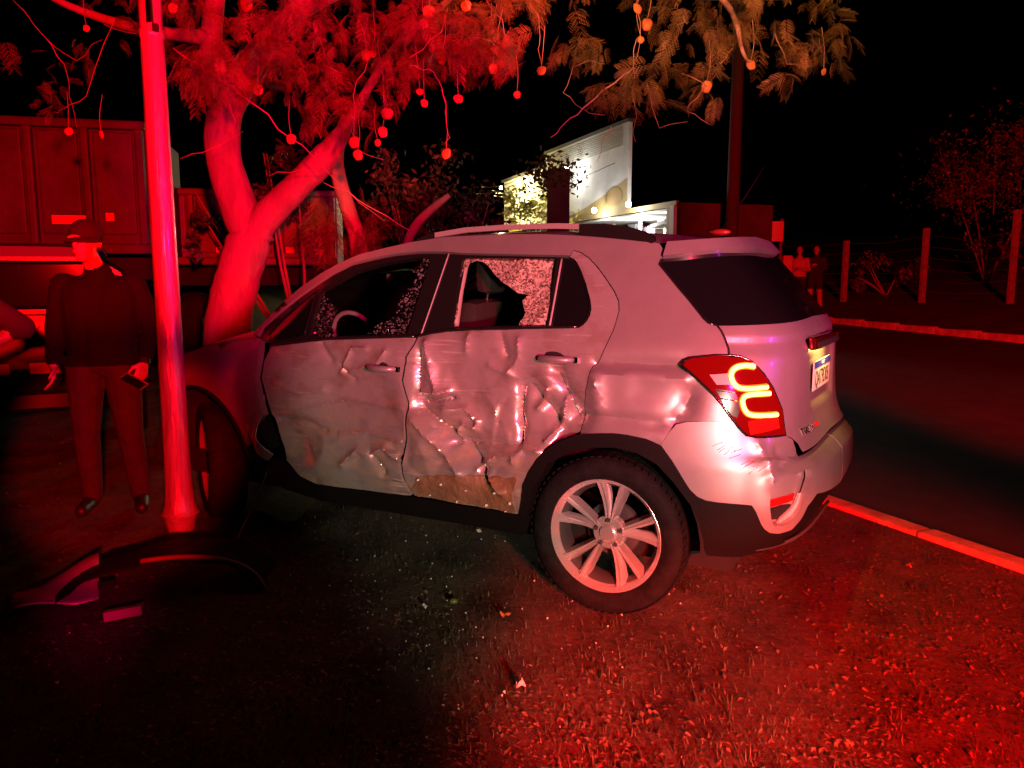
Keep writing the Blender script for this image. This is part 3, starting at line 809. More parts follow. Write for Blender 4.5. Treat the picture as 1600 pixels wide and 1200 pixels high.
# exposed brown strip where the lower trim is torn off the rear door, with the clips left behind
M_RUST = mat('rusty_primer', (.36, .19, .09), .5, .1, vscale=7, bump=.5, bscale=30, dirt=(.19, .12, .08))
st = panel('exposed_strip', ragged(PN['strip'], 6, .007), M_RUST, door_r, step=.010, disp=crush, off=.004, gap=.006, fold=.004, ang=60)
st['label'] = 'brown strip where the lower trim is torn away'
rng = np.random.RandomState(4)
for px, pz in [(.93, .475), (.80, .47), (.66, .46), (.50, .475), (.42, .44), (.88, .40), (.72, .395), (.56, .40), (.45, .395)]:
    P = S([SX(px, pz)]); q = P[0] + N(P)[0]*(crush(P)[0]+.010)
    MB().box(tuple(q), (rng.uniform(.006, .012), .010, rng.uniform(.006, .012)), rng.uniform(-.5, .5), .002).build('trim_clip', M_WHITE, door_r)
# --- sill, cladding, fender
panel('sill', PN['sill'], M_CLAD, car, step=.04, off=-.012, fold=.10)
panel('sill', PN['sill'], M_CLAD, car, step=.06, off=-.012, fold=.10, mirror=True)
panel('arch_cladding', PN['clad'], M_CLAD, car, step=.025, off=.008, fold=.09)
panel('arch_cladding', PN['clad'], M_CLAD, car, step=.05, off=.008, fold=.09, mirror=True)
fend = [SX(2.04, 1.10), SX(2.02, 1.06), SX(2.01, .97), SX(2.03, .89), SX(2.0, .78), SX(1.97, .69), SX(2.09, .60)]
for a in range(20, 141, 10): fend.append(SX(2.555-.455*math.cos(R(a)), .345+.455*math.sin(R(a))))
fend += [SX(2.96, .60), SX(2.97, .78), SX(2.93, .90), SX(2.8, .965), SX(2.5, 1.03), SX(2.25, 1.075)]
fd = panel('fender', fend, M_PAINT, car, step=.03, fold=.04)
panel('fender', fend, M_PAINT, car, step=.06, fold=.04, mirror=True)
torn = [SX(2.0, .80), SX(1.96, .70), SX(1.93, .60), SX(1.86, .50), SX(1.90, .46), SX(1.99, .55), SX(2.05, .64)]
tf = panel('torn_fender_edge', torn, M_PAINT, car, step=.02, off=.03, disp=lambda P: .05*np.sin(P[:, 2]*14) + .02*np.sin(P[:, 0]*40), fold=.004)
# front arch lip
lip = [SX(2.555-.45*math.cos(R(a)), .345+.45*math.sin(R(a))) for a in range(8, 173, 6)]
strip_path('arch_lip', lip, 0, .014, M_CLAD, car)
# --- rear end
panel('tailgate', PN['tailgate_l'] + [C0(.742), C0(.85), C0(.95), C0(1.05), C0(1.15), C0(1.2), C0(1.255)], M_PAINT, car, both=True, step=.014, disp=tailgate_disp, gap=0, fold=0)
tg = bpy.data.objects['tailgate']
panel('rear_window', PN['glass'] + [C0(1.54), C0(1.45), C0(1.35), C0(1.262)], M_TINT, tg, both=True, step=.05, off=-.004, fold=0)
panel('spoiler', PN['spoiler'] + [C0(1.545), C0(1.575), C0(1.60)], M_PAINT, tg, both=True, step=.03, off=.022, fold=.03)
strip_path('window_seal', PN['glass'][:9], 0, .005, M_BLACKGLOSS, tg)
strip_path('tailgate_seam', PN['tailgate_l'][:5], -.001, .005, M_DARK, tg)
bumper_o = PN['bumper'] + [C0(.732), C0(.62), C0(.50)] + PN['bumper2'][::-1] + PN['archr'][::-1]
panel('rear_bumper', bumper_o, M_PAINT, car, both=True, step=.014, disp=bumper_disp, holes=[PN['fog']], gap=.001, fold=.028, ang=30)
bp_ = bpy.data.objects['rear_bumper']
for mir in (False, True):
    panel('fog_recess', PN['fog'], M_PAINT, bp_, step=.03, off=-.020, gap=-.03, fold=0, mirror=mir)
    panel('reflector', PN['refl'], mat('red_reflector', (.55, .01, .008), .15, 0, .5), bp_, step=.03, off=-.012, fold=.015, mirror=mir)
    panel('fog_hole', PN['fog_hole'], M_DARK, bp_, step=.03, off=-.016, fold=0, mirror=mir)
    panel('fog_trim', [PN['fog'][6], PN['fog'][7], PN['fog'][8], PN['fog'][9], tuple(np.array(PN['fog'][9])+(-.01, .02)), tuple(np.array(PN['fog'][7])+(.012, .01)), tuple(np.array(PN['fog'][6])+(.012, .0))], mat('skid_silver', (.7, .7, .7), .3, .4), bp_, step=.02, off=-.006, fold=.01, mirror=mir)
rgs = random.Random(12)
M_SCR = mat('scratch_grey', (.10, .08, .08), .6)
for k in range(16):                                           # scuffs on the bumper corner
    t0, z0 = .245-.011*k+rgs.uniform(-.012, .012), .765-.006*k+rgs.uniform(-.03, .03)
    L = rgs.uniform(.02, .06)
    strip_path('scratch', [(t0, z0), (t0-L*.8, z0+L*rgs.uniform(.3, .7))], .0004, .0011, M_SCR, bp_, seg=4, disp=bumper_disp)
# lower diffuser
dif = PN['bumper2'][-6:] + [C0(.495), C0(.40), C0(.34)] + [SX(-.55, .34)]
panel('diffuser', dif, M_CLAD, bp_, both=True, step=.04, off=-.012, fold=.03)
strip_path('skid_lip', [SX(-.60, .345), (PN['bumper2'][-4][0]-.02, .36), ((PN['bumper2'][-1][0]+C0(.4)[0])/2, .385), C0(.40)], .002, .008, mat('skid_dark', (.07, .065, .065), .4, .3), bp_)
# tail lamps
M_LAMP = mat('red_lamp_lens', (.13, .002, .002), .06, 0, .8, emis=(1, .01, .005), estr=.03)
M_LED = mat('lit_led_tube', (1, .7, .2), .4, emis=(1.0, .56, .08), estr=7)
M_GLOW = mat('orange_glow', (.9, .25, .02), .3, emis=(1.0, .22, .01), estr=1.3)
M_CLEAR = mat('clear_lens', (.60, .42, .40), .15, 0, .6)
for mir in (False, True):
    tl = panel('tail_lamp', PN['tail_lamp'], M_LAMP, car, step=.02, off=.010, gap=.004, fold=.03, mirror=mir)
    def led(pts):
        c = [tuple(p) for p in pts]
        for _ in range(2):
            o = [c[0]]
            for a, b in zip(c[:-1], c[1:]):
                a, b = np.array(a), np.array(b); o += [tuple(a*.75+b*.25), tuple(a*.25+b*.75)]
            c = o + [c[-1]]
        return c
    for k in ('led1', 'led2'):
        strip_path('glow_strip', led(PN[k]), .004, .015, M_GLOW, tl, mirror=mir, seg=8)  # added emissive backing that imitates the orange glow around each tube
        strip_path('light_tube', led(PN[k]), 0.012, .0095, M_LED, tl, mirror=mir, seg=8)
    panel('reversing_lamp', PN['rev'], M_CLEAR, tl, step=.02, off=.013, fold=.006, mirror=mir)
    panel('lamp_bezel', PN['bezel'], M_BLACKGLOSS, tl, step=.02, off=.0115, fold=.004, mirror=mir)
    strip_path('chrome_line', PN['bezel_line'], .013, .0022, M_BRIGHT, tl, mirror=mir)
    strip_path('chrome_line', PN['bezel_line2'], .013, .0016, M_BRIGHT, tl, mirror=mir)
    panel('lower_reflector', [PN['led2'][-1], tuple(np.array(PN['led2'][-1])+(-.012, -.055)), tuple(np.array(PN['led2'][4])+(.0, -.075)), tuple(np.array(PN['led2'][4])+(.01, -.022))], mat('red_reflector', (.55, .01, .008), .15, 0, .5), tl, step=.02, off=.013, fold=.004, mirror=mir)
    strip_path('lamp_seal', PN['tail_lamp'] + PN['tail_lamp'][:1], .004, .005, M_BLACKGLOSS, tl, mirror=mir)
# number plate, garnish, lettering
gb = MB().box((-.714, 0, 1.150), (.03, .60, .052), bev=.008).build('garnish', mat('dark_chrome', (.25, .02, .02), .12, .8, .5), tg, ang=35)
gb2 = MB().box((-.724, 0, 1.142), (.03, .50, .03), bev=.008).build('handle_grip', M_DARK, tg)
pl = MB().box((-.7065, 0, 1.0), (.006, .40, .13), bev=.002).build('number_plate', mat('plate_white', (.80, .78, .74), .35), tg)
MB().box((-.7105, 0, 1.048), (.003, .392, .028)).build('plate_band', mat('plate_blue', (.03, .05, .45), .35), pl)
lettering('plate_lettering', 'QAT9D05', .098, (-.7102, 0, .982), (0, -1, 0), (0, 0, 1), mat('plate_black', (.02, .02, .02), .4), pl, .78)
lettering('plate_lettering', 'BRASIL', .022, (-.7125, 0, 1.048), (0, -1, 0), (0, 0, 1), M_WHITE, pl)
def badge():
    y0 = .46
    P = S([C0(.80)])[0]
    v, f = text_mesh('TRACKER', .042)
    a, b = np.array([0, -1., 0]), np.array([0, 0, 1.])
    zz = .80 + v[:, 1]
    yy = y0 - .08 - v[:, 0]
    # lie on the tailgate surface
    w = interp(zz, WZ); xr = interp(zz, XR)
    x = XM - (XM-xr)*(1-(np.abs(yy)/w)**PR)**(1/PR) - .003 - v[:, 2]
    mesh('badge_lettering', np.stack([x, yy, zz], 1), f, M_BRIGHT, tg)
    v, f = text_mesh('TURBO', .026)
    zz = .80 + v[:, 1]; yy = y0 - .225 - v[:, 0]
    w = interp(zz, WZ); xr = interp(zz, XR)
    x = XM - (XM-xr)*(1-(np.abs(yy)/w)**PR)**(1/PR) - .003 - v[:, 2]
    mesh('badge_lettering', np.stack([x, yy, zz], 1), f, mat('badge_red', (.6, .01, .01), .3), tg)
badge()
# plate lamp
pd = bpy.data.lights.new('plate_lamp_light', 'AREA'); pd.shape = 'RECTANGLE'; pd.size, pd.size_y = .02, .26
pd.energy, pd.color = 1.7, (1, .52, .10)
po = bpy.data.objects.new('plate_lamp_light', pd); po.location = (-.747, 0, 1.115); po.rotation_euler = (0, R(-12), 0)
po.parent = car; col.objects.link(po)
# --- roof, windscreen, bonnet, nose
edge = S(PN['roofE'])
def loft(name, E, crown, bow, m, parent, nv=17, p=2.4):
    vs, fs = [], []
    for i, (e, cr, bw) in enumerate(zip(E, crown, bow)):
        for k in range(nv):
            v = -1 + 2*k/(nv-1)
            s = 1-abs(v)**p
            vs.append((e[0] + bw*(1-v*v), e[1]*v, e[2] + cr*s))
    for i in range(len(E)-1):
        for k in range(nv-1):
            a = i*nv+k; fs.append((a, a+1, a+nv+1, a+nv))
    o = mesh(name, vs, fs, m, parent, True)
    bm = bmesh.new(); bm.from_mesh(o.data); bmesh.ops.recalc_face_normals(bm, faces=bm.faces); bm.to_mesh(o.data); bm.free()
    return o
ri = [i for i, e in enumerate(edge) if e[0] < 1.56]
rE = edge[ri]
n_ = len(rE)
xs_ = rE[:, 0]
loft('roof', rE, .035*np.clip((xs_+.4)/.5, .5, 1), np.interp(xs_, [-.2, .3, 1.0, 1.56], [-.24, -.05, .05, .16]), M_PAINT, car)
wE = edge[[i for i, e in enumerate(edge) if e[0] > 1.45]]
wE = np.vstack([[2.14, .745, 1.09], wE]) + np.array([0, 0, -.006])
loft('windscreen', wE, np.full(len(wE), .03), np.interp(wE[:, 0], [1.45, 2.14], [.16, .42]), M_TINT, car)
bE = np.array([[x, y, z] for x, y, z in [(2.1, .74, 1.085), (2.4, .745, 1.04), (2.7, .735, .985), (2.88, .70, .945), (2.95, .69, .92)]])
loft('bonnet', bE, np.full(5, .05), np.array([.40, .32, .22, .14, .12]), M_PAINT, car)
MB().box((2.92, 0, .58), (.10, 1.30, .50), bev=.03).build('radiator_support', M_DARK, car)
MB().tube([(2.98, -.55, .52), (3.03, 0, .52), (2.98, .55, .52)], .045, 8).build('crash_bar', M_ALLOYDK, car, True)
# roof rails, aerial
def rail(s):
    r0 = np.array([[1.02, .585, 1.632], [.85, .578, 1.652], [.6, .574, 1.660], [.35, .572, 1.657], [.24, .571, 1.651]])
    mb = MB()
    vs = []
    for p in r0:
        for dy, dz in ((-.018, -.012), (.018, -.012), (.018, .012), (-.018, .012)):
            vs.append((p[0], s*(p[1]+dy), p[2]+dz))
    fs = [(i*4+k, i*4+(k+1) % 4, (i+1)*4+(k+1) % 4, (i+1)*4+k) for i in range(4) for k in range(4)] + [(0, 1, 2, 3), (16, 17, 18, 19)]
    r = MB().add(vs, fs).build('roof_rail', mat('satin_alloy', (.62, .60, .60), .35, .6), car)
    foot = np.array([[.24, .571, 1.652], [.12, .570, 1.650], [.03, .568, 1.638], [-.05, .564, 1.615], [-.10, .560, 1.59]])
    vs = []
    for i, p in enumerate(foot):
        for dy, z in ((-.022, 1.57), (.022, 1.57), (.020, p[2]+.010), (-.020, p[2]+.010)):
            vs.append((p[0], s*(p[1]+dy), z))
    MB().add(vs, fs).build('rail_foot', M_BLACKGLOSS, r)
    foot = np.array([[1.02, .585, 1.643], [1.06, .588, 1.636], [1.10, .590, 1.625], [1.13, .592, 1.61], [1.15, .594, 1.595]])
    vs = []
    for i, p in enumerate(foot):
        for dy, z in ((-.018, 1.57), (.018, 1.57), (.018, p[2]), (-.018, p[2])): vs.append((p[0], s*(p[1]+dy), z))
    MB().add(vs, fs).build('rail_foot', M_BLACKGLOSS, r)
rail(1); rail(-1)
ae = MB().ball((-.22, 0, 1.640), (.05, .022, .016), 12, 6).build('aerial_base', mat('red_plastic', (.3, .02, .02), .3), car, True)
MB().tube([(-.22, 0, 1.65), (-.33, .0, 1.80), (-.41, 0, 1.93)], [.004, .003, .002], 6).build('aerial_rod', M_CLAD, ae, True)
# --- interior
MB().box((1.3, 0, .30), (3.6, 1.35, .14)).build('floor_pan', M_DARK, car)
MB().box((-.42, 0, .70), (.35, 1.1, .6)).build('boot_floor', M_DARK, car)
def seat(y, x0, name='front_seat'):
    s = MB()
    s.box((x0-.02, y, .62), (.52, .50, .20), bev=.07)
    o = s.build(name, M_LEATHER, car, True, 50)
    b = MB().box((0, 0, 0), (.16, .50, .68), bev=.07)
    b.v = [(x0-.32+p[0]-.25*(p[2])*.8, y+p[1]*(1-.18*max(0, p[2])), .98+p[2]) for p in b.v]
    b.build('backrest', M_LEATHER, o, True, 50)
    h = MB().box((0, 0, 0), (.10, .27, .19), bev=.045)
    h.v = [(x0-.42+p[0], y+p[1], 1.44+p[2]) for p in h.v]
    h.build('headrest', M_LEATHER, o, True, 50)
    for q in (-.06, .06): MB().tube([(x0-.395, y+q, 1.30), (x0-.415, y+q, 1.40)], .006, 6).build('headrest_post', M_BRIGHT, o)
    return o
seat(.38, 1.22); seat(-.38, 1.22)
rs = MB().box((.30, 0, .60), (.50, 1.25, .18), bev=.06).build('rear_bench', M_LEATHER, car, True, 50)
MB().box((-.0, 0, .92), (.14, 1.25, .60), bev=.06).build('backrest', M_LEATHER, rs, True, 50)
MB().box((2.05, 0, .95), (.45, 1.42, .20), bev=.06).build('dashboard', M_LEATHER, car, True, 50)
tor = []
mb = MB()
for k in range(25):
    a = 2*math.pi*k/24
    tor.append((1.72 + .055*math.sin(a)*1.6, .38+.185*math.cos(a), 1.06+.165*math.sin(a)))
mb.tube(tor, .014, 8, False)
mb.tube([(1.74, .22, 1.05), (1.76, .38, 1.04), (1.74, .54, 1.05)], .016, 6)
mb.build('steering_wheel', mat('grey_trim', (.16, .15, .15), .35), car, True)
MB().box((1.72, .02, 1.41), (.03, .24, .07), rz=.15, bev=.012).build('rear_view_mirror', M_TRIM, car)
# far-side pillar trim, pale lining seen through the openings
ff = PN['front_frame_h']
P = S(open_path([ff[0], ff[1], ff[2], ff[3], ff[4]])); P = P*np.array([1, -1, 1]) + np.array([0, .06, -.02])
MB().tube([tuple(p) for p in P], .022, 8).build('pillar_lining', M_TRIM, car, True)
P = S(open_path([PN['rear_frame_h'][0], PN['rear_frame_h'][6], PN['rear_frame_h'][5]])); P = P*np.array([1, 1, 1]) + np.array([.015, -.055, 0])
MB().tube([tuple(p) for p in P], .02, 8).build('pillar_lining', M_TRIM, car, True)
# --- wheels
def make_wheel(parent, loc, rz=0, camber=0, flipy=False):
    w = empty('wheel', loc, 0, parent)
    w.rotation_euler = (camber, 0, rz + (math.pi if flipy else 0))
    T = .345; wd = .105
    prof = [(.238, -.085), (.250, -.098), (.285, -.106), (.318, -.100), (.334, -.086), (.342, -.06), (.345, -.03), (.345, .03), (.342, .06), (.334, .086), (.318, .100), (.290, .106), (.262, .100), (.248, .088), (.238, .078)]
    ty = MB().lathe(prof, 72).build('tyre', M_RUBBER, w, True)
    tr = MB()
    for k in range(64):
        a = 2*math.pi*k/64
        for sgn, yy in ((1, .066), (-1, -.066), (1, .024), (-1, -.024)):
            c, s = math.cos(a), math.sin(a)
            tr.box((0, 0, 0), (.005, .034, .018))
            n0 = len(tr.v)-8
            for i in range(n0, len(tr.v)):
                x, y, z = tr.v[i]
                x += .3435; y += yy; y2 = y; z2 = z + sgn*(y-yy)*.35
                tr.v[i] = (x*c - z2*s, y2, x*s + z2*c)
    o = tr.build('tread_blocks', M_RUBBER, w); o['kind'] = 'stuff'
    MB().lathe([(.232, -.08), (.226, -.06), (.205, -.04), (.205, .02), (.224, .048)], 64).build('rim_barrel', M_ALLOYDK, w, True, 40)
    rim = MB().lathe([(.224, .048), (.240, .070), (.252, .078), (.254, .084), (.246, .088), (.238, .078), (.228, .066)], 64).build('rim', M_CHROME, w, True, 40)
    MB().lathe([(.0, -.03), (.12, -.03), (.125, -.045), (.0, -.045)], 40).build('brake_disc', M_ALLOYDK, w, True, 40)
    sp = MB()
    for k in range(5):
        for s in (-1, 1):
            a0 = 2*math.pi*k/5 + math.pi/2 + .10
            st = []
            for j in range(6):
                u = j/5
                r = .045 + (.232-.045)*u
                a = a0 + s*(.145 + .085*u)
                hw = .0095 + .0095*u
                yo = .040 + .028*u**1.5 - .010*math.sin(math.pi*u)
                st.append((r, a, hw, yo))
            vs = []
            for r, a, hw, yo in st:
                c, sn = math.cos(a), math.sin(a)
                for dy, dw in ((yo-.040, -hw*1.5), (yo-.008, -hw), (yo+.004, -hw*.35), (yo-.010, hw*.15), (yo+.003, hw*.75), (yo-.008, hw), (yo-.040, hw*1.5)):
                    vs.append((r*c - dw*s*sn, dy, r*sn + dw*s*c))
            fs = [(i*7+q, i*7+q+1, (i+1)*7+q+1, (i+1)*7+q) for i in range(5) for q in range(6)]
            o = MB().add(vs, fs).build('spoke', M_CHROME, w, True, 30)
    hub = MB().lathe([(0, .050), (.030, .050), (.036, .046), (.040, .036), (.066, .036), (.073, .028), (.076, .0)], 32).build('hub_cap', M_CHROME, w, True, 30)
    for k in range(5):
        a = 2*math.pi*k/5+.3
        MB().lathe([(0, .047), (.008, .047), (.011, .040), (.011, .030)], 8, c=(.057*math.cos(a), 0, .057*math.sin(a))).build('wheel_nut', M_ALLOYDK, w, True, 30)
    return w
make_wheel(car, (0, .735, .340), rz=R(4), camber=R(0))
make_wheel(car, (0, -.735, .340), flipy=True)
make_wheel(car, (2.555, .70, .345), rz=R(-31))
make_wheel(car, (2.555, -.72, .345), rz=R(-35), flipy=True)
for x, s in ((0, 1), (0, -1), (2.555, 1), (2.555, -1)):      # inner arch liners
    vs, fs = [], []
    for i in range(19):
        a = R(-5 + 190*i/18)
        for yy in (.35, .83): vs.append((x+.425*math.cos(a), s*yy, .345+.425*math.sin(a)))
    fs = [(2*i, 2*i+1, 2*i+3, 2*i+2) for i in range(18)]
    vs.append((x, s*.35, .345)); c = len(vs)-1
    fs += [(2*i, 2*i+2, c) for i in range(18)]
    mesh('arch_liner', vs, fs, M_DARK, car, True)

# ------------------------------------------------------------------ steel pole in front of the car's nose
M_POLE = mat('painted_steel', (.40, .38, .38), .30, .3, .3, var=.35, vscale=5, bump=.35, bscale=9, stretch=(6, 6, .7))
M_CONC = mat('concrete', (.30, .29, .26), .9, var=.35, vscale=9, bump=.5, bscale=50)
gp = at(283, 823, 4.50)
pz = gz(gp.x, gp.y)
pole = empty('steel_pole', (gp.x, gp.y, pz))
tag(pole, 'smooth steel pole with flared foot between the man and the car', 'pole')
MB().lathe([(.104, .10), (.096, .112), (.080, .16), (.072, .26), (.069, .45), (.064, 1.5), (.058, 2.62), (.057, 2.66)], 40, 'z').build('shaft', M_POLE, pole, True, 40)
MB().lathe([(.057, 2.66), (.061, 2.665), (.061, 2.70), (.057, 2.705), (.054, 4.6), (.0, 4.6)], 40, 'z').build('upper_shaft', M_POLE, pole, True, 40)
MB().lathe([(.060, -.25), (.066, -.02), (.092, .098), (.0, .098)], 24, 'z').build('concrete_footing', M_CONC, pole, True, 40)
hb = MB().box((.02, -.053, 2.80), (.035, .03, .16), bev=.008).build('bracket', M_BRIGHT, pole)
MB().box((.045, -.055, 2.70), (.03, .02, .04), bev=.004).build('hatch_latch', M_DARK, pole)

# ------------------------------------------------------------------ people
def skin_mats(top, legs, skin, shoe):
    return [skin, top, legs, shoe]
def make_person(name, label, loc, rz, J, mats, group=None, voxel=.010, scale=1., fingers=True, hands=None, head_tilt=(0, 0), hair=None):
    """J: joint positions (front is -y); one continuous voxel-remeshed body, cloth assigned by the limb it covers"""
    V = {k: Vector(v) for k, v in J.items() if isinstance(v, tuple)}
    caps = []                                                      # (a, b, ra, rb, material)
    def cap(a, b, ra, rb, m): caps.append((Vector(a), Vector(b), ra, rb, m))
    pel, che, nec = V['pelvis'], V['chest'], V['neck']
    for s in ('l', 'r'):
        sh, el, wr = V['sh_'+s], V['el_'+s], V['wr_'+s]
        hip, kn, an, to = V['hip_'+s], V['kn_'+s], V['an_'+s], V['toe_'+s]
        cap(che, sh, .115, .075, 1); cap(sh, el, .076, .062, 1)
        mid = el.lerp(wr, .82 if J.get('sleeve', 1) else .1)
        cap(el, mid, .058, .046, 1); cap(mid, wr, .033, .027, 0)
        cap(pel, hip, .135, .115, 2); cap(hip, kn, .112, .078, 2); cap(kn, an, .076, .062, 2)
        cap(an + Vector((0, .03, -.03)), to, .046, .038, 3)
        d = (wr-el).normalized()
        fwd = Vector(J.get('palm_'+s, (0, -1, 0)))
        side = d.cross(fwd).normalized(); fw = side.cross(d).normalized()
        pc = wr + d*.075
        for q in (-.028, 0, .028):
            cap(wr + d*.02 + fw*q*.6, pc + fw*q, .017, .015, 0)
        curl = J.get('curl_'+s, .5)
        if fingers:
            for q, L in ((-.033, .062), (-.011, .078), (.011, .084), (.033, .074)):
                b0 = pc + fw*q
                p1 = b0 + (d*math.cos(curl*.6)+side*math.sin(curl*.6))*L*.5
                p2 = p1 + (d*math.cos(curl*1.6)+side*math.sin(curl*1.6))*L*.5
                cap(b0, p1, .0095, .009, 0); cap(p1, p2, .009, .0075, 0)
            t0 = wr + d*.03 + fw*.03
            t1 = t0 + fw*.028 + d*.028 + side*.012; t2 = t1 + d*.032 + side*.014*curl*2
            cap(t0, t1, .012, .0105, 0); cap(t1, t2, .0105, .008, 0)
    cap(pel, pel.lerp(che, .5), .150, .150, 1)
    for q in (-.06, .06):
        cap(pel + Vector((q, 0, .03)), che + Vector((q*1.3, 0, .02)), .130, .140, 1)
    cap(che, nec + Vector((0, .01, -.045)), .125, .083, 1)
    hd = V['head']
    cap(nec + Vector((0, .0, -.04)), hd + Vector((0, .02, -.06)), .052, .052, 0)
    balls = []
    rot = Matrix.Rotation(head_tilt[1], 3, 'Z') @ Matrix.Rotation(head_tilt[0], 3, 'X')
    def hb(off, r): balls.append((hd + rot @ Vector(off), r))
    hb((0, .012, .030), (.076, .094, .092)); hb((0, -.020, -.040), (.062, .070, .075)); hb((0, -.052, -.085), (.034, .034, .028))
    hb((0, -.098, -.012), (.014, .020, .024)); hb((0, -.078, .028), (.052, .022, .016)); hb((0, -.088, -.052), (.026, .014, .014))
    hb((.077, .012, -.005), (.012, .022, .032)); hb((-.077, .012, -.005), (.012, .022, .032))
    mb = MB()
    for a, b, ra, rb, m in caps:
        n = 6
        pts, rad = [], []
        L = (b-a).length
        d = (b-a).normalized() if L > 1e-6 else Vector((0, 0, 1))
        for t in (-.999, -.8, -.45, 0): pts.append(a + d*ra*t); rad.append(ra*math.sqrt(max(.0004, 1-t*t)))
        for t in (.33, .66): pts.append(a.lerp(b, t)); rad.append(ra+(rb-ra)*t)
        for t in (0, .45, .8, .999): pts.append(b + d*rb*t); rad.append(rb*math.sqrt(max(.0004, 1-t*t)))
        mb.tube(pts, rad, 12)
    for c, r in balls: mb.ball(c, r, 16, 12)
    o = mb.build(name, None)
    md = o.modifiers.new('r', 'REMESH'); md.mode = 'VOXEL'; md.voxel_size = voxel
    sm = o.modifiers.new('s', 'SMOOTH'); sm.iterations = 3; sm.factor = .5
    dg = bpy.context.evaluated_depsgraph_get()
    me = bpy.data.meshes.new_from_object(o.evaluated_get(dg))
    old = o.data; o.modifiers.clear(); o.data = me; bpy.data.meshes.remove(old)
    me.materials.clear()
    for m in mats: me.materials.append(m)
    C = np.array([p.center[:] for p in me.polygons])
    best = np.full(len(C), 9.); idx = np.zeros(len(C), int)
    for a, b, ra, rb, m in caps:
        a, b = np.array(a), np.array(b); ab = b-a; L = ab @ ab + 1e-9
        u = np.clip(((C-a) @ ab)/L, 0, 1)
        dd = np.linalg.norm(C-a-u[:, None]*ab, axis=1) - (ra+(rb-ra)*u)
        k = dd < best; best[k] = dd[k]; idx[k] = m
    for c, r in balls:
        dd = (np.linalg.norm((C-np.array(c))/np.array(r), axis=1)-1)*min(r)
        k = dd < best; best[k] = dd[k]; idx[k] = 0
    hem = J.get('hem')
    if hem is not None:
        k = (C[:, 2] < hem) & (idx == 1) & (np.abs(C[:, 0]) < .17); idx[k] = 2
        k = (C[:, 2] >= hem) & (idx == 2); idx[k] = 1
    cuff = J.get('shorts')
    if cuff is not None: idx[(idx == 2) & (C[:, 2] < cuff)] = 0
    me.polygons.foreach_set('material_index', idx); me.polygons.foreach_set('use_smooth', [True]*len(idx))
    me.update()
    o.location, o.rotation_euler, o.scale = loc, (0, 0, rz), (scale,)*3
    tag(o, label, 'person', group)
    eye = mat('eye_dark', (.02, .015, .012), .2)
    for s in (-1, 1):
        c = hd + rot @ Vector((s*.030, -.083, .008))
        MB().ball(c, (.011, .007, .006), 8, 6).build('eye', eye, o, True)
    c = hd + rot @ Vector((0, -.0925, -.056))
    MB().ball(c, (.020, .0085, .004), 8, 6).build('mouth', mat('lips', (.25, .10, .08), .5), o, True)
    if hair:
        h = MB().ball(hd + rot @ Vector((0, .030, .052)), (.078, .088, .072), 16, 10)
        h.build('hair', hair, o, True)
    return o, V, rot
M_SKIN = mat('skin', (.42, .25, .17), .55, var=.08, vscale=20)
M_SKIND = mat('tan_skin', (.30, .17, .11), .55)
M_BLKC = mat('black_knit', (.006, .005, .005), .95, spec=.2, bump=.9, bscale=16)
M_TROU = mat('khaki_cotton', (.032, .025, .019), .9, var=.25, vscale=9, bump=.9, bscale=14)
M_NAVY = mat('dark_cotton', (.02, .02, .026), .9, bump=.5, bscale=60)
M_SHOE = mat('black_shoe', (.015, .013, .012), .5)
M_SHIRT = mat('pale_shirt', (.45, .40, .38), .85, bump=.4, bscale=60)
M_HAIR = mat('dark_hair', (.012, .009, .008), .6)
JM = dict(pelvis=(0, 0, .96), chest=(.01, -.01, 1.27), neck=(.01, -.02, 1.47), head=(-.035, -.075, 1.615),
          sh_l=(.190, 0, 1.365), el_l=(.275, .02, 1.12), wr_l=(.235, -.10, .915), sh_r=(-.180, 0, 1.365), el_r=(-.245, .03, 1.11), wr_r=(-.255, -.05, .90),
          hip_l=(.095, 0, .90), kn_l=(.125, -.05, .50), an_l=(.155, .02, .09), toe_l=(.18, -.17, .045),
          hip_r=(-.095, 0, .90), kn_r=(-.115, -.02, .50), an_r=(-.12, .04, .09), toe_r=(-.15, -.14, .045),
          palm_l=(-.6, -.8, 0), palm_r=(.3, -1, 0), curl_l=.9, curl_r=.45, hem=.90)
gpm = at(178, 795, 4.85)
man, VM, rotm = make_person('person', 'man in black cap and black pullover beside the pole, looking down', (gpm.x, gpm.y, gz(gpm.x, gpm.y)), R(18), JM, skin_mats(M_BLKC, M_TROU, M_SKIN, M_SHOE), voxel=.0085, scale=1.0, head_tilt=(R(4), R(-24)), hair=M_HAIR)
# cap
cp = MB()
hc = VM['head']
vs, fs = [], []
for i in range(9):
    t = math.pi/2*1.24*i/8
    for k in range(24):
        a = 2*math.pi*k/24
        vs.append(hc + rotm @ Vector((.088*math.cos(a)*math.sin(t+.0001), .014+.104*math.sin(a)*math.sin(t+.0001), .046+.086*math.cos(t))))
for i in range(8):
    for k in range(24):
        fs.append((i*24+k, i*24+(k+1) % 24, (i+1)*24+(k+1) % 24, (i+1)*24+k))
n0 = len(vs)
for j in range(5):
    for k in range(13):
        a = math.pi + math.pi*k/12
        rr = j/4*.055*max(0, -math.sin(a))**.7
        vs.append(hc + rotm @ Vector((.088*math.cos(a)*(1+.02*j), .014+.104*math.sin(a)-rr, .034-.026*j/4+.012*abs(math.cos(a))**2*-1)))
for j in range(4):
    for k in range(12):
        a = n0+j*13+k; fs.append((a, a+1, a+14, a+13))
cap_o = cp.add(vs, fs).build('cap', mat('cap_cotton', (.014, .010, .011), .9, bump=.4, bscale=90), man, True)
md = cap_o.modifiers.new('thick', 'SOLIDIFY'); md.thickness = .004
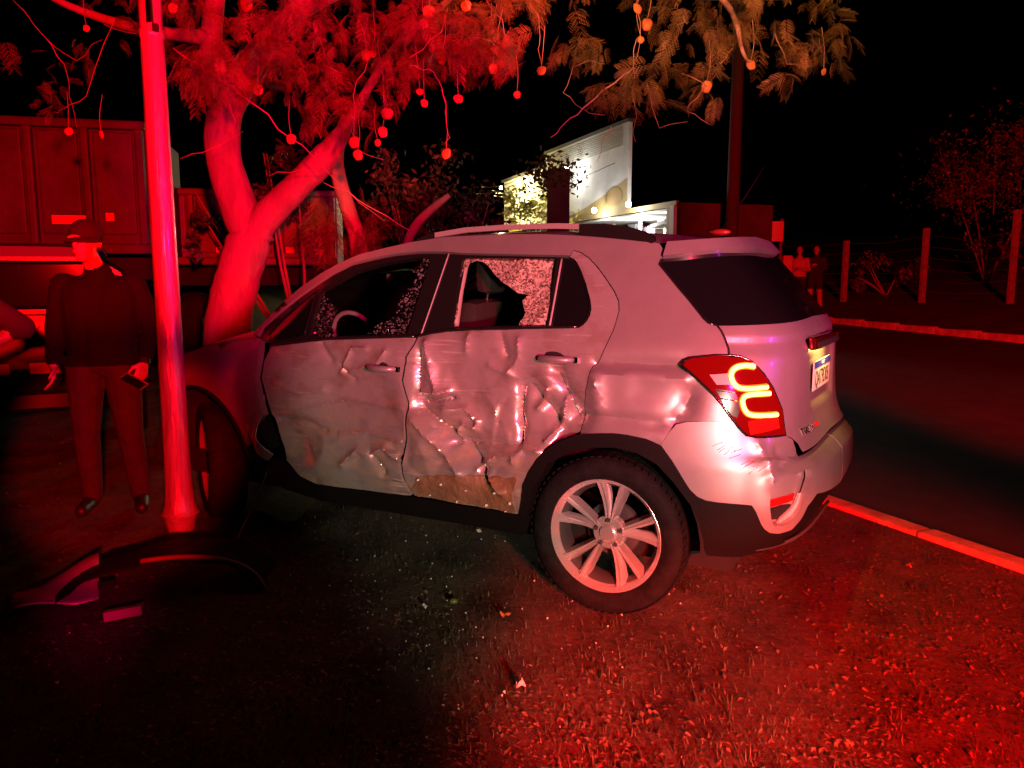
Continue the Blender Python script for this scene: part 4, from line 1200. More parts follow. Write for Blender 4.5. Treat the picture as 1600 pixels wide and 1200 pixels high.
MB().tube([VM['wr_l']+Vector((.0, .0, .012)), VM['wr_l']+Vector((0, -.012, -.012))], .036, 14).build('wrist_band', M_SHOE, man)
# phone in the hand
wl = Matrix.Rotation(R(18), 4, 'Z') @ (VM['wr_l'] + Vector((-.045, -.115, -.10)))
ph = empty('mobile_phone', (gpm.x+wl.x, gpm.y+wl.y, wl.z+gz(gpm.x, gpm.y)), R(-35))
ph.rotation_euler = (R(50), R(-30), R(-20))
tag(ph, 'small mobile phone held in the lowered hand of the man in the cap', 'phone')
MB().box((0, 0, 0), (.072, .009, .145), bev=.004).build('case', mat('phone_case', (.5, .5, .52), .25, .6), ph)
MB().box((0, -.0052, .004), (.064, .002, .128)).build('screen', M_TINT, ph)
# bystander cut by the frame at far left: elbow out
JE = dict(JM); JE.update(el_l=(.46, .06, 1.17), wr_l=(.20, -.10, 1.00), sleeve=0, head=(0, -.02, 1.62), palm_l=(-1, -.2, -.2))
ge = at(-88, 860, 4.15)
make_person('person', 'bystander at the left edge of the picture, bare elbow poking in', (ge.x, ge.y, gz(ge.x, ge.y)), R(5), JE, skin_mats(M_NAVY, M_NAVY, M_SKIND, M_SHOE), voxel=.012, hair=M_HAIR)
# two onlookers far across the street
JA = dict(JM); JA.update(head=(0, -.02, 1.62), wr_l=(.08, -.20, 1.12), el_l=(.25, .02, 1.12), palm_l=(0, 0, 1), wr_r=(-.08, -.20, 1.12), palm_r=(0, 0, 1), hem=.93)
ga = at(1246, 470, 21.5)
make_person('person', 'onlooker in pale shirt and dark trousers standing across the street', (ga.x, ga.y, gz(ga.x, ga.y)), R(-20), JA, skin_mats(M_SHIRT, M_NAVY, M_SKIN, M_SHOE), 'onlookers across the street', .02, hair=M_HAIR, fingers=True)
JB = dict(JM); JB.update(head=(0, -.02, 1.60), wr_l=(.02, -.22, 1.22), el_l=(.24, -.02, 1.12), palm_l=(-1, 0, .3), wr_r=(-.06, -.22, 1.18), palm_r=(1, 0, .3), hem=.90, shorts=.56)
gb_ = at(1272, 472, 21.5)
make_person('person', 'onlooker in dark top and shorts with bare legs standing across the street', (gb_.x, gb_.y, gz(gb_.x, gb_.y)), R(-25), JB, skin_mats(M_NAVY, M_NAVY, M_SKIN, M_SHOE), 'onlookers across the street', .02, hair=M_HAIR, fingers=True)

# ------------------------------------------------------------------ dark van seen from behind, left of the man
M_VAN = mat('black_van_paint', (.010, .010, .011), .3, 0, .35)
M_VANR = mat('pale_roof_paint', (.07, .067, .067), .7)
M_RETRO = mat('retroreflective_red', (.75, .05, .05), .3)
vc = at(42, 600, 6.3)
van = empty('parked_van', (vc.x, vc.y, gz(vc.x, vc.y)), R(27))
tag(van, 'black van with pale roof, plate and red reflective strip, parked rear-on at far left', 'van')
VW = .88
def loft_box(name, secs, m, parent, ang=40):
    """secs: (y, half width bottom, half width top, z0, z1) along the length"""
    vs, fs = [], []
    K = 12
    for y, wb, wt, z0, z1 in secs:
        for x, z in ((-wb, z0), (-wb, z0+.35*(z1-z0)), (-(wb*.6+wt*.4), z0+.7*(z1-z0)), (-wt, z1-.06), (-wt*.92, z1-.01), (-wt*.5, z1), (wt*.5, z1), (wt*.92, z1-.01), (wt, z1-.06), (wb*.6+wt*.4, z0+.7*(z1-z0)), (wb, z0+.35*(z1-z0)), (wb, z0)):
            vs.append((x, y, z))
    for i in range(len(secs)-1):
        for k in range(K):
            fs.append((i*K+k, i*K+(k+1) % K, (i+1)*K+(k+1) % K, (i+1)*K+k))
    fs.append(tuple(range(K))); fs.append(tuple(range((len(secs)-1)*K, len(secs)*K)))
    return MB().add(vs, fs).build(name, m, parent, False, ang)
loft_box('body', [(-.02, .80, .80, .38, 1.12), (.03, .86, .84, .34, 1.14), (2.8, .88, .86, .34, 1.12), (3.4, .85, .80, .36, 1.0), (4.1, .80, .72, .38, .85)], M_VAN, van)
loft_box('cabin', [(.0, .80, .60, 1.13, 1.60), (.08, .84, .62, 1.12, 1.63), (1.6, .84, .62, 1.12, 1.66), (2.3, .84, .60, 1.12, 1.60), (3.0, .84, .78, 1.10, 1.14)], M_VAN, van)
loft_box('roof_panel', [(-.01, .62, .56, 1.58, 1.66), (.6, .63, .58, 1.60, 1.70), (1.6, .63, .58, 1.62, 1.71), (2.2, .60, .55, 1.56, 1.65)], M_VANR, van)
MB().box((0, -.012, 1.36), (1.16, .02, .38), bev=.03).build('rear_window', M_TINT, van)
plv = MB().box((0, -.030, 1.005), (.40, .012, .13), bev=.003).build('number_plate', mat('plate_yellowed', (.60, .50, .24), .4), van)
lettering('plate_lettering', 'HHM7Y', .10, (-.02, -.037, 1.0), (1, 0, 0), (0, 0, 1), mat('plate_black', (.02, .02, .02), .4), plv, .9)
MB().box((0, -.07, .60), (1.66, .16, .20), bev=.04).build('rear_bumper', M_CLAD, van)
MB().box((.20, -.156, .715), (.32, .012, .085), bev=.003).build('reflective_strip', M_RETRO, van)
MB().box((-.25, -.156, .715), (.32, .012, .085), bev=.003).build('reflective_strip', M_RETRO, van)
for s in (-1, 1):
    MB().box((s*.76, -.015, .98), (.11, .05, .34), bev=.02).build('tail_lamp', mat('red_lens_dark', (.16, .005, .005), .2, 0, .5), van)
    for y in (.75, 3.3):
        w = MB().lathe([(.12, -.09), (.24, -.10), (.31, -.09), (.33, -.05), (.33, .05), (.31, .09), (.24, .10), (.12, .09)], 28)
        w.v = [(s*.78+p[1], y+p[0], .33+p[2]) for p in w.v]
        w.build('wheel', M_RUBBER, van, True)

# ------------------------------------------------------------------ two lorry bodies behind the tree
M_TRK = mat('truck_panel_paint', (.042, .036, .036), .65, .05, var=.4, vscale=2.5, bump=.2, bscale=12)
M_TRK2 = mat('truck_purple_grey', (.10, .09, .11), .5, .1, var=.3, vscale=2.5, bump=.2, bscale=12)
def lorry(name, label, loc, rz, L, z0, z1, nrib, m, refl, depth=2.4):
    t = empty(name, loc, rz)
    tag(t, label, 'truck', 'lorries parked behind the tree')
    MB().box((0, depth/2, (z0+z1)/2), (L, depth, z1-z0), bev=.03).build('load_body', m, t)
    for i in range(nrib):
        x = -L/2+.08+(L-.16)*i/(nrib-1)
        r = MB()
        r.box((x, -.05, (z0+z1)/2), (.10, .11, z1-z0-.06), bev=.03)
        r.build('rib', m, t)
    for i in range(nrib-1):
        x = -L/2+.08+(L-.16)*(i+.5)/(nrib-1)
        w = (L-.16)/(nrib-1)-.16
        MB().box((x, -.012, (z0+z1)/2+.05), (w, .05, (z1-z0)*.78), bev=.02).build('side_panel', m, t)
    MB().box((0, -.06, z1-.05), (L, .14, .10), bev=.025).build('top_rail', m, t)
    MB().box((0, -.05, z0+.05), (L, .16, .12), bev=.025).build('bottom_rail', m, t)
    MB().box((0, depth/2, z0-.18), (L*.96, .9, .28)).build('chassis', M_DARK, t)
    for x in (-L*.36, -L*.2, L*.34):
        for y in (.3, depth-.3):
            w = MB().lathe([(.15, -.13), (.40, -.14), (.50, -.11), (.50, .11), (.40, .14), (.15, .13)], 28)
            w.v = [(x+p[0], y+p[1], .5+p[2]) for p in w.v]
            w.build('wheel', M_RUBBER, t, True)
    for x, z, w, h in refl:
        MB().box((x, -.135, z), (w, .012, h), bev=.003).build('reflector', M_RETRO, t)
    return t
ta = at(110, 500, 9.2)
lorry('lorry_trailer', 'ribbed lorry body lit red at far left, behind the man', (ta.x-1.3, ta.y, gz(ta.x, ta.y)), R(14), 4.3, 1.62, 3.15, 8, M_TRK, [(1.28, 2.0, .36, .10), (1.72, 2.04, .09, .09)])
tb = at(420, 500, 12.0)
lorry('lorry_trailer', 'ribbed lorry body seen between the tree trunk and the car bonnet', (tb.x-.45, tb.y, gz(tb.x, tb.y)), R(10), 3.0, 1.45, 2.55, 8, M_TRK2, [(.80, 1.66, .12, .09), (1.22, 1.64, .12, .09), (-.2, 1.66, .12, .09)])

# ------------------------------------------------------------------ wreckage on the ground at lower left
ga_ = at(252, 935, 3.55)
gx0, gy0 = ga_.x, ga_.y
ln = empty('wheel_arch_liner', (gx0, gy0, gz(gx0, gy0)), R(8))
tag(ln, 'torn off black wheel arch liner lying on the dark ground below the pole', 'car part')
vs, fs = [], []
for i in range(25):
    a = R(8+164*i/24)
    for j in range(7):
        y = -.02+.34*j/6
        r = .40*(1+.03*math.sin(9*a+j))-.02*(j == 0)
        vs.append((r*1.12*math.cos(a), y+.06*math.sin(a*2), max(.012, (r*.50*math.sin(a)-.02)*(1-.10*j/6))))
for i in range(24):
    for j in range(6):
        k = i*7+j; fs.append((k, k+1, k+8, k+7))
sh = MB().add(vs, fs).build('shell', M_CLAD, ln, True)
md = sh.modifiers.new('thick', 'SOLIDIFY'); md.thickness = .006
rimp = [(.40*1.14*math.cos(R(a)), -.03+.06*math.sin(R(a)*2), max(.02, .40*.51*math.sin(R(a))-.01)) for a in range(8, 100, 6)]
MB().tube(rimp, .012, 6).build('lip', mat('brown_sealant', (.16, .08, .045), .6), ln, True)
gq = at(80, 945, 3.5)
fr = empty('bumper_fragment', (gq.x, gq.y, gz(gq.x, gq.y)), R(24))
tag(fr, 'pale bumper fragment lying left of the torn wheel arch liner', 'car part')
vs, fs = [], []
for i in range(11):
    u = i/10
    for j in range(6):
        w = j/5
        vs.append((-.17+.36*u, .20*w*(.45+.55*u)-.05, .012+.13*w*(.35+.65*u)+.02*math.sin(5*u+3*w)))
for i in range(10):
    for j in range(5): k = i*6+j; fs.append((k, k+6, k+7, k+1))
q = MB().add(vs, fs).build('shell', M_PAINT, fr, True)
md = q.modifiers.new('thick', 'SOLIDIFY'); md.thickness = .006
MB().box((.22, .02, .05), (.07, .03, .03), R(12), .004).build('bracket', M_CLAD, fr)
gq = at(193, 962, 3.32)
tr = MB().box((0, 0, 0), (.145, .05, .040), bev=.004).build('broken_trim_block', mat('pinkish_reflector', (.55, .28, .34), .25, 0, .4), None)
tr.location = (gq.x, gq.y, gz(gq.x, gq.y)+.026); tr.rotation_euler = (R(-8), R(-4), R(20))
tag(tr, 'small pale reflector block lying in front of the torn arch liner', 'car part')
# wire hanging out of the front wheel arch
w0, w1, w2 = at(424, 718, 4.55), at(402, 768, 4.40), at(364, 842, 4.22)
w2.z = gz(w2.x, w2.y)+.01
pts = [w0.lerp(w1, t).lerp(w1.lerp(w2, t), t) + Vector((0, 0, -.03*math.sin(math.pi*t))) for t in np.linspace(0, 1, 14)]
tag(MB().tube(pts, .0045, 6).build('hanging_wire', mat('grey_wire', (.35, .32, .24), .5), None, True), 'thin loose wire hanging from the front wheel arch to the ground', 'wire')
# single things lying on the lit ground
def on_ground(px, py):
    c, s = math.cos(PITCH), math.sin(PITCH)
    a, u = (px-800)/FPX, -(py-600)/FPX
    dz = u*c-s; d = -CAM_H/dz
    return a*d, (c+u*s)*d
def flake(name, px, py, r, m, label, cat, seed, crum=.4, h=.35):
    x, y = on_ground(px, py); rg = random.Random(seed)
    vs, fs = [(0, 0, r*h*.6)], []
    n = 9
    for k in range(n):
        a = 2*math.pi*k/n; q = r*rg.uniform(.6, 1.15)
        vs.append((q*math.cos(a), q*.7*math.sin(a), r*h*rg.uniform(0, 1)*crum*2))
    fs = [(0, k+1, (k+1) % n+1) for k in range(n)]
    o = mesh(name, vs, fs, m)
    md = o.modifiers.new('thick', 'SOLIDIFY'); md.thickness = .0025
    o.location = (x, y, gz(x, y)+.012); o.rotation_euler = (0, 0, rg.uniform(0, 6))
    tag(o, label, cat)
flake('paper_scrap', 814, 1076, .020, mat('crumpled_paper', (.72, .66, .62), .7), 'crumpled white scrap on the ground, nearest the bottom edge', 'scrap', 1, 1.0, 1.0)
flake('paper_scrap', 749, 834, .016, mat('crumpled_paper', (.72, .66, .62), .7), 'pale scrap on the ground just under the car sill', 'scrap', 2, .8, .7)
flake('paper_scrap', 664, 949, .014, mat('crumpled_paper', (.72, .66, .62), .7), 'small white scrap left of the green pod on the ground', 'scrap', 5, .8, .7)
flake('dry_leaf', 788, 967, .026, mat('orange_leaf', (.45, .20, .06), .5), 'curled orange leaf lying on the ground before the rear wheel', 'leaf', 3, .7, .6)
flake('dry_leaf', 1420, 886, .024, mat('red_leaf', (.42, .16, .10), .5), 'bright dry leaf on the ground near the kerb', 'leaf', 4, .7, .6)
x, y = on_ground(709, 943)
o = MB().ball((0, 0, 0), (.020, .015, .013), 14, 9).build('green_pod', mat('pod_green', (.10, .13, .03), .35), None, True)
o.location = (x, y, gz(x, y)+.014); tag(o, 'small round green pod lying on the ground', 'seed pod')
x, y = on_ground(735, 816)
o = MB().box((0, 0, 0), (.10, .03, .02), .4, .005).build('trim_shard', M_RUST, None)
o.location = (x, y, gz(x, y)+.016); tag(o, 'brown trim shard on the ground below the rear door sill', 'car part')

# ------------------------------------------------------------------ the big tree: trunk, limbs, twigs, feathery leaves, hanging round pods
M_BARK = mat('smooth_bark', (.25, .20, .16), .85, var=.25, vscale=6, bump=.5, bscale=30, stretch=(1, 1, .35))
M_TWIG = mat('twig_bark', (.30, .25, .20), .7)
M_LEAF = mat('leaflets', (.120, .100, .026), .5, var=.8, vscale=7)
M_POD = mat('pod_skin', (.42, .20, .05), .5, var=.35, vscale=30)
def curve(pts, n=6):
    """catmull-rom through points"""
    P = [Vector(p) for p in pts]; P = [P[0]*2-P[1]] + P + [P[-1]*2-P[-2]]
    out = []
    for i in range(1, len(P)-2):
        for k in range(n):
            t = k/n
            out.append(.5*((2*P[i]) + (P[i+1]-P[i-1])*t + (2*P[i-1]-5*P[i]+4*P[i+1]-P[i+2])*t*t + (3*P[i]-P[i-1]-3*P[i+1]+P[i+2])*t**3))
    return out + [P[-2]]
def radii(r, n): return list(np.interp(np.linspace(0, 1, n), np.linspace(0, 1, len(r)), r))
TD = 7.4
tb0 = at(352, 560, TD)
tree = empty('tree', (tb0.x, tb0.y, gz(tb0.x, tb0.y)))
tag(tree, 'forked smooth-barked tree with feathery leaves and hanging round pods behind the car bonnet', 'tree')
TO = tree.location.copy()
def part_tube(name, pts, r, m, parent=tree, seg=14, n=6, wob=0., seed=0):
    c = curve([Vector(p)-TO for p in pts], n)
    rr = radii(r, len(c))
    if wob:
        rg = random.Random(seed); rr = [q*(1+rg.uniform(-wob, wob)) for q in rr]
    return MB().tube(c, rr, seg).build(name, m, parent, True)
base_p = Vector((TO.x, TO.y, TO.z-.1))
trunk = part_tube('trunk', [base_p, at(356, 520, TD), at(370, 440, TD), at(388, 378, TD), at(390, 352, TD)], [.26, .215, .205, .20, .13], M_BARK, wob=.03, seed=1)
part_tube('limb', [at(398, 385, TD), at(372, 320, TD), at(350, 250, TD-.05), at(349, 190, TD-.1), at(368, 140, TD-.2), at(405, 80, TD-.4), at(455, 25, TD-.7), at(500, -60, TD-1.0)], [.185, .172, .160, .156, .15, .11, .085, .06], M_BARK, wob=.03, seed=2)
part_tube('limb', [at(352, 200, TD-.1), at(340, 130, TD-.1), at(330, 60, TD), at(345, -60, TD+.2)], [.14, .12, .10, .08], M_BARK, wob=.03, seed=3)
part_tube('limb', [at(392, 372, TD), at(420, 335, TD-.05), at(465, 290, TD-.15), at(510, 243, TD-.3), at(545, 190, TD-.4), at(580, 130, TD-.6), at(620, 70, TD-.9), at(690, 10, TD-1.3), at(760, -60, TD-1.8)], [.165, .138, .128, .118, .050, .036, .030, .024, .018], M_BARK, wob=.04, seed=4)
part_tube('limb', [at(455, 25, TD-.7), at(560, -25, TD-1.1), at(760, -70, TD-1.6), at(1000, -90, TD-1.9), at(1130, 0, TD-2.0), at(1160, 80, TD-2.0), at(1172, 98, TD-2.0)], [.07, .055, .045, .035, .022, .014, .008], M_BARK, seg=8)
part_tube('limb', [at(330, 60, TD), at(220, 45, TD-.6), at(110, 10, TD-.8), at(20, -40, TD-1)], [.07, .045, .03, .02], M_BARK, seg=8)
# long thin twigs seen against the dark
TW = [[(20, 0), (70, 58), (120, 95), (160, 62)], [(70, 58), (100, 100), (108, 150), (120, 200)], [(180, 30), (135, 150), (100, 170), (82, 175)], [(162, 38), (215, 53)],
      [(270, 75), (340, 120), (400, 165), (455, 217), (500, 255), (545, 300), (590, 330), (640, 360)], [(350, 130), (368, 190), (350, 210)], [(282, 248), (330, 232), (380, 205)],
      [(420, 275), (470, 265), (520, 270)], [(505, 285), (545, 300), (600, 345)], [(690, 140), (697, 180), (700, 210), (698, 230)], [(640, 103), (670, 108), (685, 125), (698, 160)],
      [(760, 0), (785, 30), (800, 90)], [(768, 5), (770, 55), (772, 75)], [(730, 60), (770, 65), (790, 110)], [(825, 0), (842, 30), (843, 70), (846, 100)],
      [(990, 105), (960, 130), (910, 170), (885, 190), (860, 215)], [(910, 170), (880, 145), (895, 105), (920, 95), (945, 100)], [(912, 170), (945, 180)], [(995, 60), (990, 105), (992, 165), (993, 222)],
      [(955, 198), (940, 225), (932, 255)], [(1010, 130), (1018, 165), (1030, 200), (1075, 190)], [(1065, 115), (1105, 135), (1080, 160), (1075, 175), (1110, 195)], [(1210, 50), (1230, 100), (1260, 108)],
      [(1280, 60), (1287, 105)], [(1125, 100), (1145, 75)], [(640, 90), (690, 50), (700, 10)], [(560, 30), (575, 90), (552, 150), (552, 205)], [(460, 10), (500, 60), (530, 130)], [(590, 60), (598, 120), (606, 165)],
      [(540, 180), (560, 235), (600, 250)], [(996, -20), (1000, 60), (990, 100)]]
rgt = random.Random(8)
for i, t in enumerate(TW):
    d0 = 5.6 + rgt.uniform(-.4, .6)
    if t[0][0] < 560: d0 = 6.2 + rgt.uniform(-.3, .3)
    pts = [at(x, y, d0 + rgt.uniform(-.05, .05)) for x, y in t]
    L = len(t)
    r0 = .0065 if i in (4, 15, 22) else .0036
    jag = []
    for p, q in zip(pts[:-1], pts[1:]):
        for k in range(3):
            jag.append(p.lerp(q, k/3) + (Vector((rgt.uniform(-1, 1), rgt.uniform(-1, 1), rgt.uniform(-1, 1)))*.016 if k else Vector()))
    jag.append(pts[-1])
    c = [p-TO for p in jag]
    MB().tube(c, radii([r0, r0*.4], len(c)), 5).build('twig', M_TWIG, tree, True)
# bipinnate leaves
def leaf_geo(rg, L):
    """one feathery leaf in local frame: stalk along +x, lying in xy, drooping in -z; returns verts, quads"""
    vs, fs = [], []
    npair = rg.randint(6, 9)
    for i in range(npair):
        u = .18 + .82*i/(npair-1)
        bx, bz = L*u, -L*.35*u*u
        pl = L*.40*(1-.45*abs(u-.45))*rg.uniform(.85, 1.1)
        for s in (-1, 1):
            ang = s*(R(62)-R(22)*u)+rg.uniform(-.12, .12)
            dx, dy = math.cos(ang), math.sin(ang)
            drop = rg.uniform(.15, .7)
            nl = 7
            for k in range(nl):
                v = .12+.88*k/(nl-1)
                px, py, pz = bx+dx*pl*v, dy*pl*v, bz-drop*pl*v*v
                ll = pl*.27*(1-.5*abs(v-.4)); lw = ll*.33
                for s2 in (-1, 1):
                    ex, ey = -dy*s2*.9+dx*.45, dx*s2*.9+dy*.45
                    n0 = len(vs)
                    vs += [(px, py, pz), (px+ex*ll*.5-dx*lw*.5, py+ey*ll*.5-dy*lw*.5, pz-.12*ll), (px+ex*ll, py+ey*ll, pz-.35*ll), (px+ex*ll*.5+dx*lw*.5, py+ey*ll*.5+dy*lw*.5, pz-.12*ll)]
                    fs.append((n0, n0+1, n0+2, n0+3))
            n0 = len(vs)                                       # pinna stalk
            q = .0012
            vs += [(bx, 0, bz+q), (bx, 0, bz-q), (bx+dx*pl, dy*pl, bz-drop*pl-q), (bx+dx*pl, dy*pl, bz-drop*pl+q)]
            fs.append((n0, n0+1, n0+2, n0+3))
    for i in range(4):
        u0, u1 = i/4, (i+1)/4; n0 = len(vs); q = .0018
        vs += [(L*u0, 0, -L*.35*u0*u0+q), (L*u0, 0, -L*.35*u0*u0-q), (L*u1, 0, -L*.35*u1*u1-q), (L*u1, 0, -L*.35*u1*u1+q)]
        fs.append((n0, n0+1, n0+2, n0+3))
    return np.array(vs), fs
ENV = [(0, 130), (60, 170), (120, 190), (200, 60), (290, 120), (330, 150), (420, 130), (480, 190), (545, 205), (600, 175), (650, 100), (720, 95), (760, 95), (800, 85), (860, 60), (900, 110), (930, 190), (1000, 185), (1050, 140), (1100, 160), (1150, 60), (1180, 70), (1250, 110), (1300, 100), (1330, 40)]
def fronds(nc, seed, x0, x1, y0, env, d0, d1, Ls):
    """sprays of leaves gathered on branchlet ends, with gaps between the sprays"""
    rg = random.Random(seed); protos = [leaf_geo(rg, 1.0) for _ in range(10)]
    AV, AF, off = [], [], 0
    for _ in range(nc):
        px = rg.uniform(x0, x1); e = float(np.interp(px, [q[0] for q in env], [q[1] for q in env]))
        py = y0 + (e-y0)*rg.random()**.8
        d = rg.uniform(d0, d1)
        p = np.array(at(px, py, d)-TO)
        az = rg.uniform(0, 6.283)
        for k in range(rg.randint(2, 6)):
            L = rg.uniform(*Ls)*rg.uniform(.7, 1.1)
            v, f = rg.choice(protos)
            rx = Matrix.Rotation(az+rg.uniform(-1.6, 1.6), 3, 'Z') @ Matrix.Rotation(rg.uniform(-.2, 1.3), 3, 'Y') @ Matrix.Rotation(rg.uniform(-1.1, 1.1), 3, 'X')
            q = p + np.array([rg.gauss(0, .05), rg.gauss(0, .05), rg.gauss(0, .04)])
            AV.append(v*L @ np.array(rx).T + q); AF.append(np.array(f)+off); off += len(v)
    return np.vstack(AV), np.vstack(AF)
v1, f1 = fronds(215, 3, 290, 800, -50, ENV, 4.9, 6.8, (.10, .19))
v2, f2 = fronds(120, 5, 620, 1320, -50, ENV, 4.8, 6.3, (.10, .20))
v3, f3 = fronds(26, 7, -20, 280, -40, ENV, 6.2, 7.6, (.10, .2))
V_ = np.vstack([v1, v2, v3]); F_ = np.vstack([f1, f2+len(v1), f3+len(v1)+len(v2)])
cr = mesh('crown', V_, F_, M_LEAF, tree)
cr['kind'] = 'stuff'
# pods
PODS = [(697, 240, 9.5), (553, 222, 10), (559, 242, 8), (605, 177, 10), (598, 206, 8), (590, 223, 6), (455, 217, 8), (403, 140, 9), (716, 154, 8), (689, 92, 9), (670, 18, 10), (662, 37, 8), (728, 9, 9), (656, 143, 6), (663, 161, 6), (846, 110, 8), (772, 78, 8), (770, 107, 8), (996, 13, 9), (1011, 38, 9), (1001, 62, 6), (1173, 101, 8), (1287, 112, 6), (808, 148, 6), (107, 205, 7), (158, 210, 7), (385, 6, 12), (572, 86, 8), (582, 84, 7), (780, 84, 6), (270, 12, 8), (1104, 135, 9), (135, 44, 5)]
rgp = random.Random(4)
pod_me = None
for px, py, r in PODS:
    d = 5.5 if px > 640 else 6.1
    p = at(px, py, d) - TO
    if pod_me is None:
        m_ = MB()
        vs, fs = [], []
        K, Rg = 18, 6
        for j in range(Rg+1):
            t = math.pi*j/Rg
            for k in range(K):
                a = 2*math.pi*k/K
                rr = (1-.22*math.exp(-((a-1.57)/.35)**2)) * (1+.05*math.sin(5*a))
                vs.append((rr*math.sin(t)*math.cos(a)*(.85+.15*math.sin(t)), .34*math.cos(t)*(1+.12*math.sin(6*a)), rr*math.sin(t)*math.sin(a)))
        for j in range(Rg):
            for k in range(K): fs.append((j*K+k, (j+1)*K+k, (j+1)*K+(k+1) % K, j*K+(k+1) % K))
        o = m_.add(vs, fs).build('pod', M_POD, tree, True); pod_me = o.data
    else:
        o = bpy.data.objects.new('pod', pod_me); col.objects.link(o); o.parent = tree
    s = r/FPX*d
    o.location = p; o.scale = (s, s*rgp.uniform(.8, 1.3), s*rgp.uniform(.95, 1.2)); o.rotation_euler = (rgp.uniform(-.3, .3), rgp.uniform(-.4, .4), rgp.uniform(-.7, .7))
    top = p + Vector((rgp.uniform(-.03, .03), rgp.uniform(-.03, .03), .30))
    st = MB().tube(curve([p+Vector((0, 0, s*.7)), p.lerp(top, .5)+Vector((rgp.uniform(-.02, .02), 0, 0)), top], 4), [.0022]*9, 5).build('pod_stalk', M_TWIG, tree, True)

# smaller tree and dark shrubs behind the car's roof
sp0 = at(575, 430, 8.6)
t2 = empty('tree', (sp0.x, sp0.y, gz(sp0.x, sp0.y)))
tag(t2, 'slim young tree with drooping leaves between the big trunk and the car roof', 'tree')
TO2 = t2.location.copy()
c = curve([Vector((0, 0, 0)), at(562, 400, 8.6)-TO2, at(548, 340, 8.55)-TO2, at(530, 280, 8.5)-TO2, at(527, 240, 8.5)-TO2, at(540, 180, 8.4)-TO2], 6)
MB().tube(c, radii([.12, .095, .085, .08, .07, .05], len(c)), 12).build('trunk', M_BARK, t2, True)
c = curve([at(640, 368, 8.8)-TO2, at(655, 345, 8.8)-TO2, at(680, 322, 8.8)-TO2, at(702, 305, 8.8)-TO2], 5)
MB().tube([Vector((0, 0, .3))]+c, radii([.05, .055, .05, .045, .03], len(c)+1), 8).build('limb', M_BARK, t2, True)
def cluster(n, seed, boxes, Ls, origin):
    rg = random.Random(seed); protos = [leaf_geo(rg, 1.0) for _ in range(6)]
    AV, AF, off = [], [], 0
    for _ in range(n):
        x0, x1, y0, y1, d0, d1 = rg.choice(boxes)
        p = np.array(at(rg.uniform(x0, x1), rg.uniform(y0, y1), rg.uniform(d0, d1))-origin)
        v, f = rg.choice(protos); L = rg.uniform(*Ls)
        rx = Matrix.Rotation(rg.uniform(0, 6.283), 3, 'Z') @ Matrix.Rotation(rg.uniform(.4, 1.4), 3, 'Y')
        AV.append(v*L @ np.array(rx).T + p); AF.append(np.array(f)+off); off += len(v)
    return np.vstack(AV), np.vstack(AF)
v, f = cluster(60, 21, [(490, 590, 285, 385, 8.2, 9.0), (480, 520, 300, 350, 8.2, 8.8), (540, 600, 330, 395, 8.2, 9)], (.25, .38), TO2)
o = mesh('crown', v, f, M_LEAF, t2); o['kind'] = 'stuff'
M_SHRUB = mat('shrub_leaf', (.045, .05, .018), .6, var=.5, vscale=3)
def shrub(name, label, boxes, n, seed, base, m=M_SHRUB, size=(.03, .07), group=None, cat='shrub'):
    rg = np.random.RandomState(seed)
    o = empty(name, base); tag(o, label, cat, group)
    B = Vector(base)
    AV, AF = [], []
    cl = []
    for i in range(max(14, n//70)):                              # uneven clumps of leaves
        x0, x1, y0, y1, d0, d1 = boxes[rg.randint(len(boxes))]
        cl.append((rg.uniform(x0, x1), y0+(y1-y0)*rg.uniform(0, 1)**.8, rg.uniform(d0, d1), rg.uniform(.05, .22)*(x1-x0)))
    for i in range(n):
        cx_, cy_, cd_, cs_ = cl[rg.randint(len(cl))]
        p = np.array(at(cx_+rg.normal(0, cs_), cy_+rg.normal(0, cs_*.8), cd_+rg.normal(0, .3))-B)
        s = rg.uniform(*size); q = np.linalg.qr(rg.normal(size=(3, 3)))[0]
        a, b = q[0]*s, q[1]*s*.45
        k = len(AV)*4
        AV.append([p-a, p+b, p+a, p-b]); AF.append((k, k+1, k+2, k+3))
    mesh('foliage', np.array(AV).reshape(-1, 3), AF, m, o)['kind'] = 'stuff'
    rg2 = random.Random(seed)
    for i in range(5):
        x0, x1, y0, y1, d0, d1 = boxes[i % len(boxes)]
        tip = at(rg2.uniform(x0, x1), rg2.uniform(y0, (y0+y1)/2), (d0+d1)/2)-B
        MB().tube([Vector((0, 0, -.05)), tip*.5+Vector((rg2.uniform(-.1, .1), 0, 0)), tip], [.03, .02, .008], 6).build('stem', M_TWIG, o, True)
    return o
b_ = at(680, 430, 11)
shrub('shrub', 'dim leafy shrub behind the front of the car roof', [(590, 690, 265, 370, 10.5, 12), (680, 780, 300, 372, 10.5, 12.5), (600, 740, 240, 330, 11, 12)], 2600, 3, (b_.x, b_.y, gz(b_.x, b_.y)))
b_ = at(470, 440, 11)
shrub('shrub', 'dim shrub behind the fork of the big tree', [(400, 470, 235, 330, 10, 11), (300, 345, 300, 400, 9.5, 10.5)], 900, 4, (b_.x, b_.y, gz(b_.x, b_.y)))

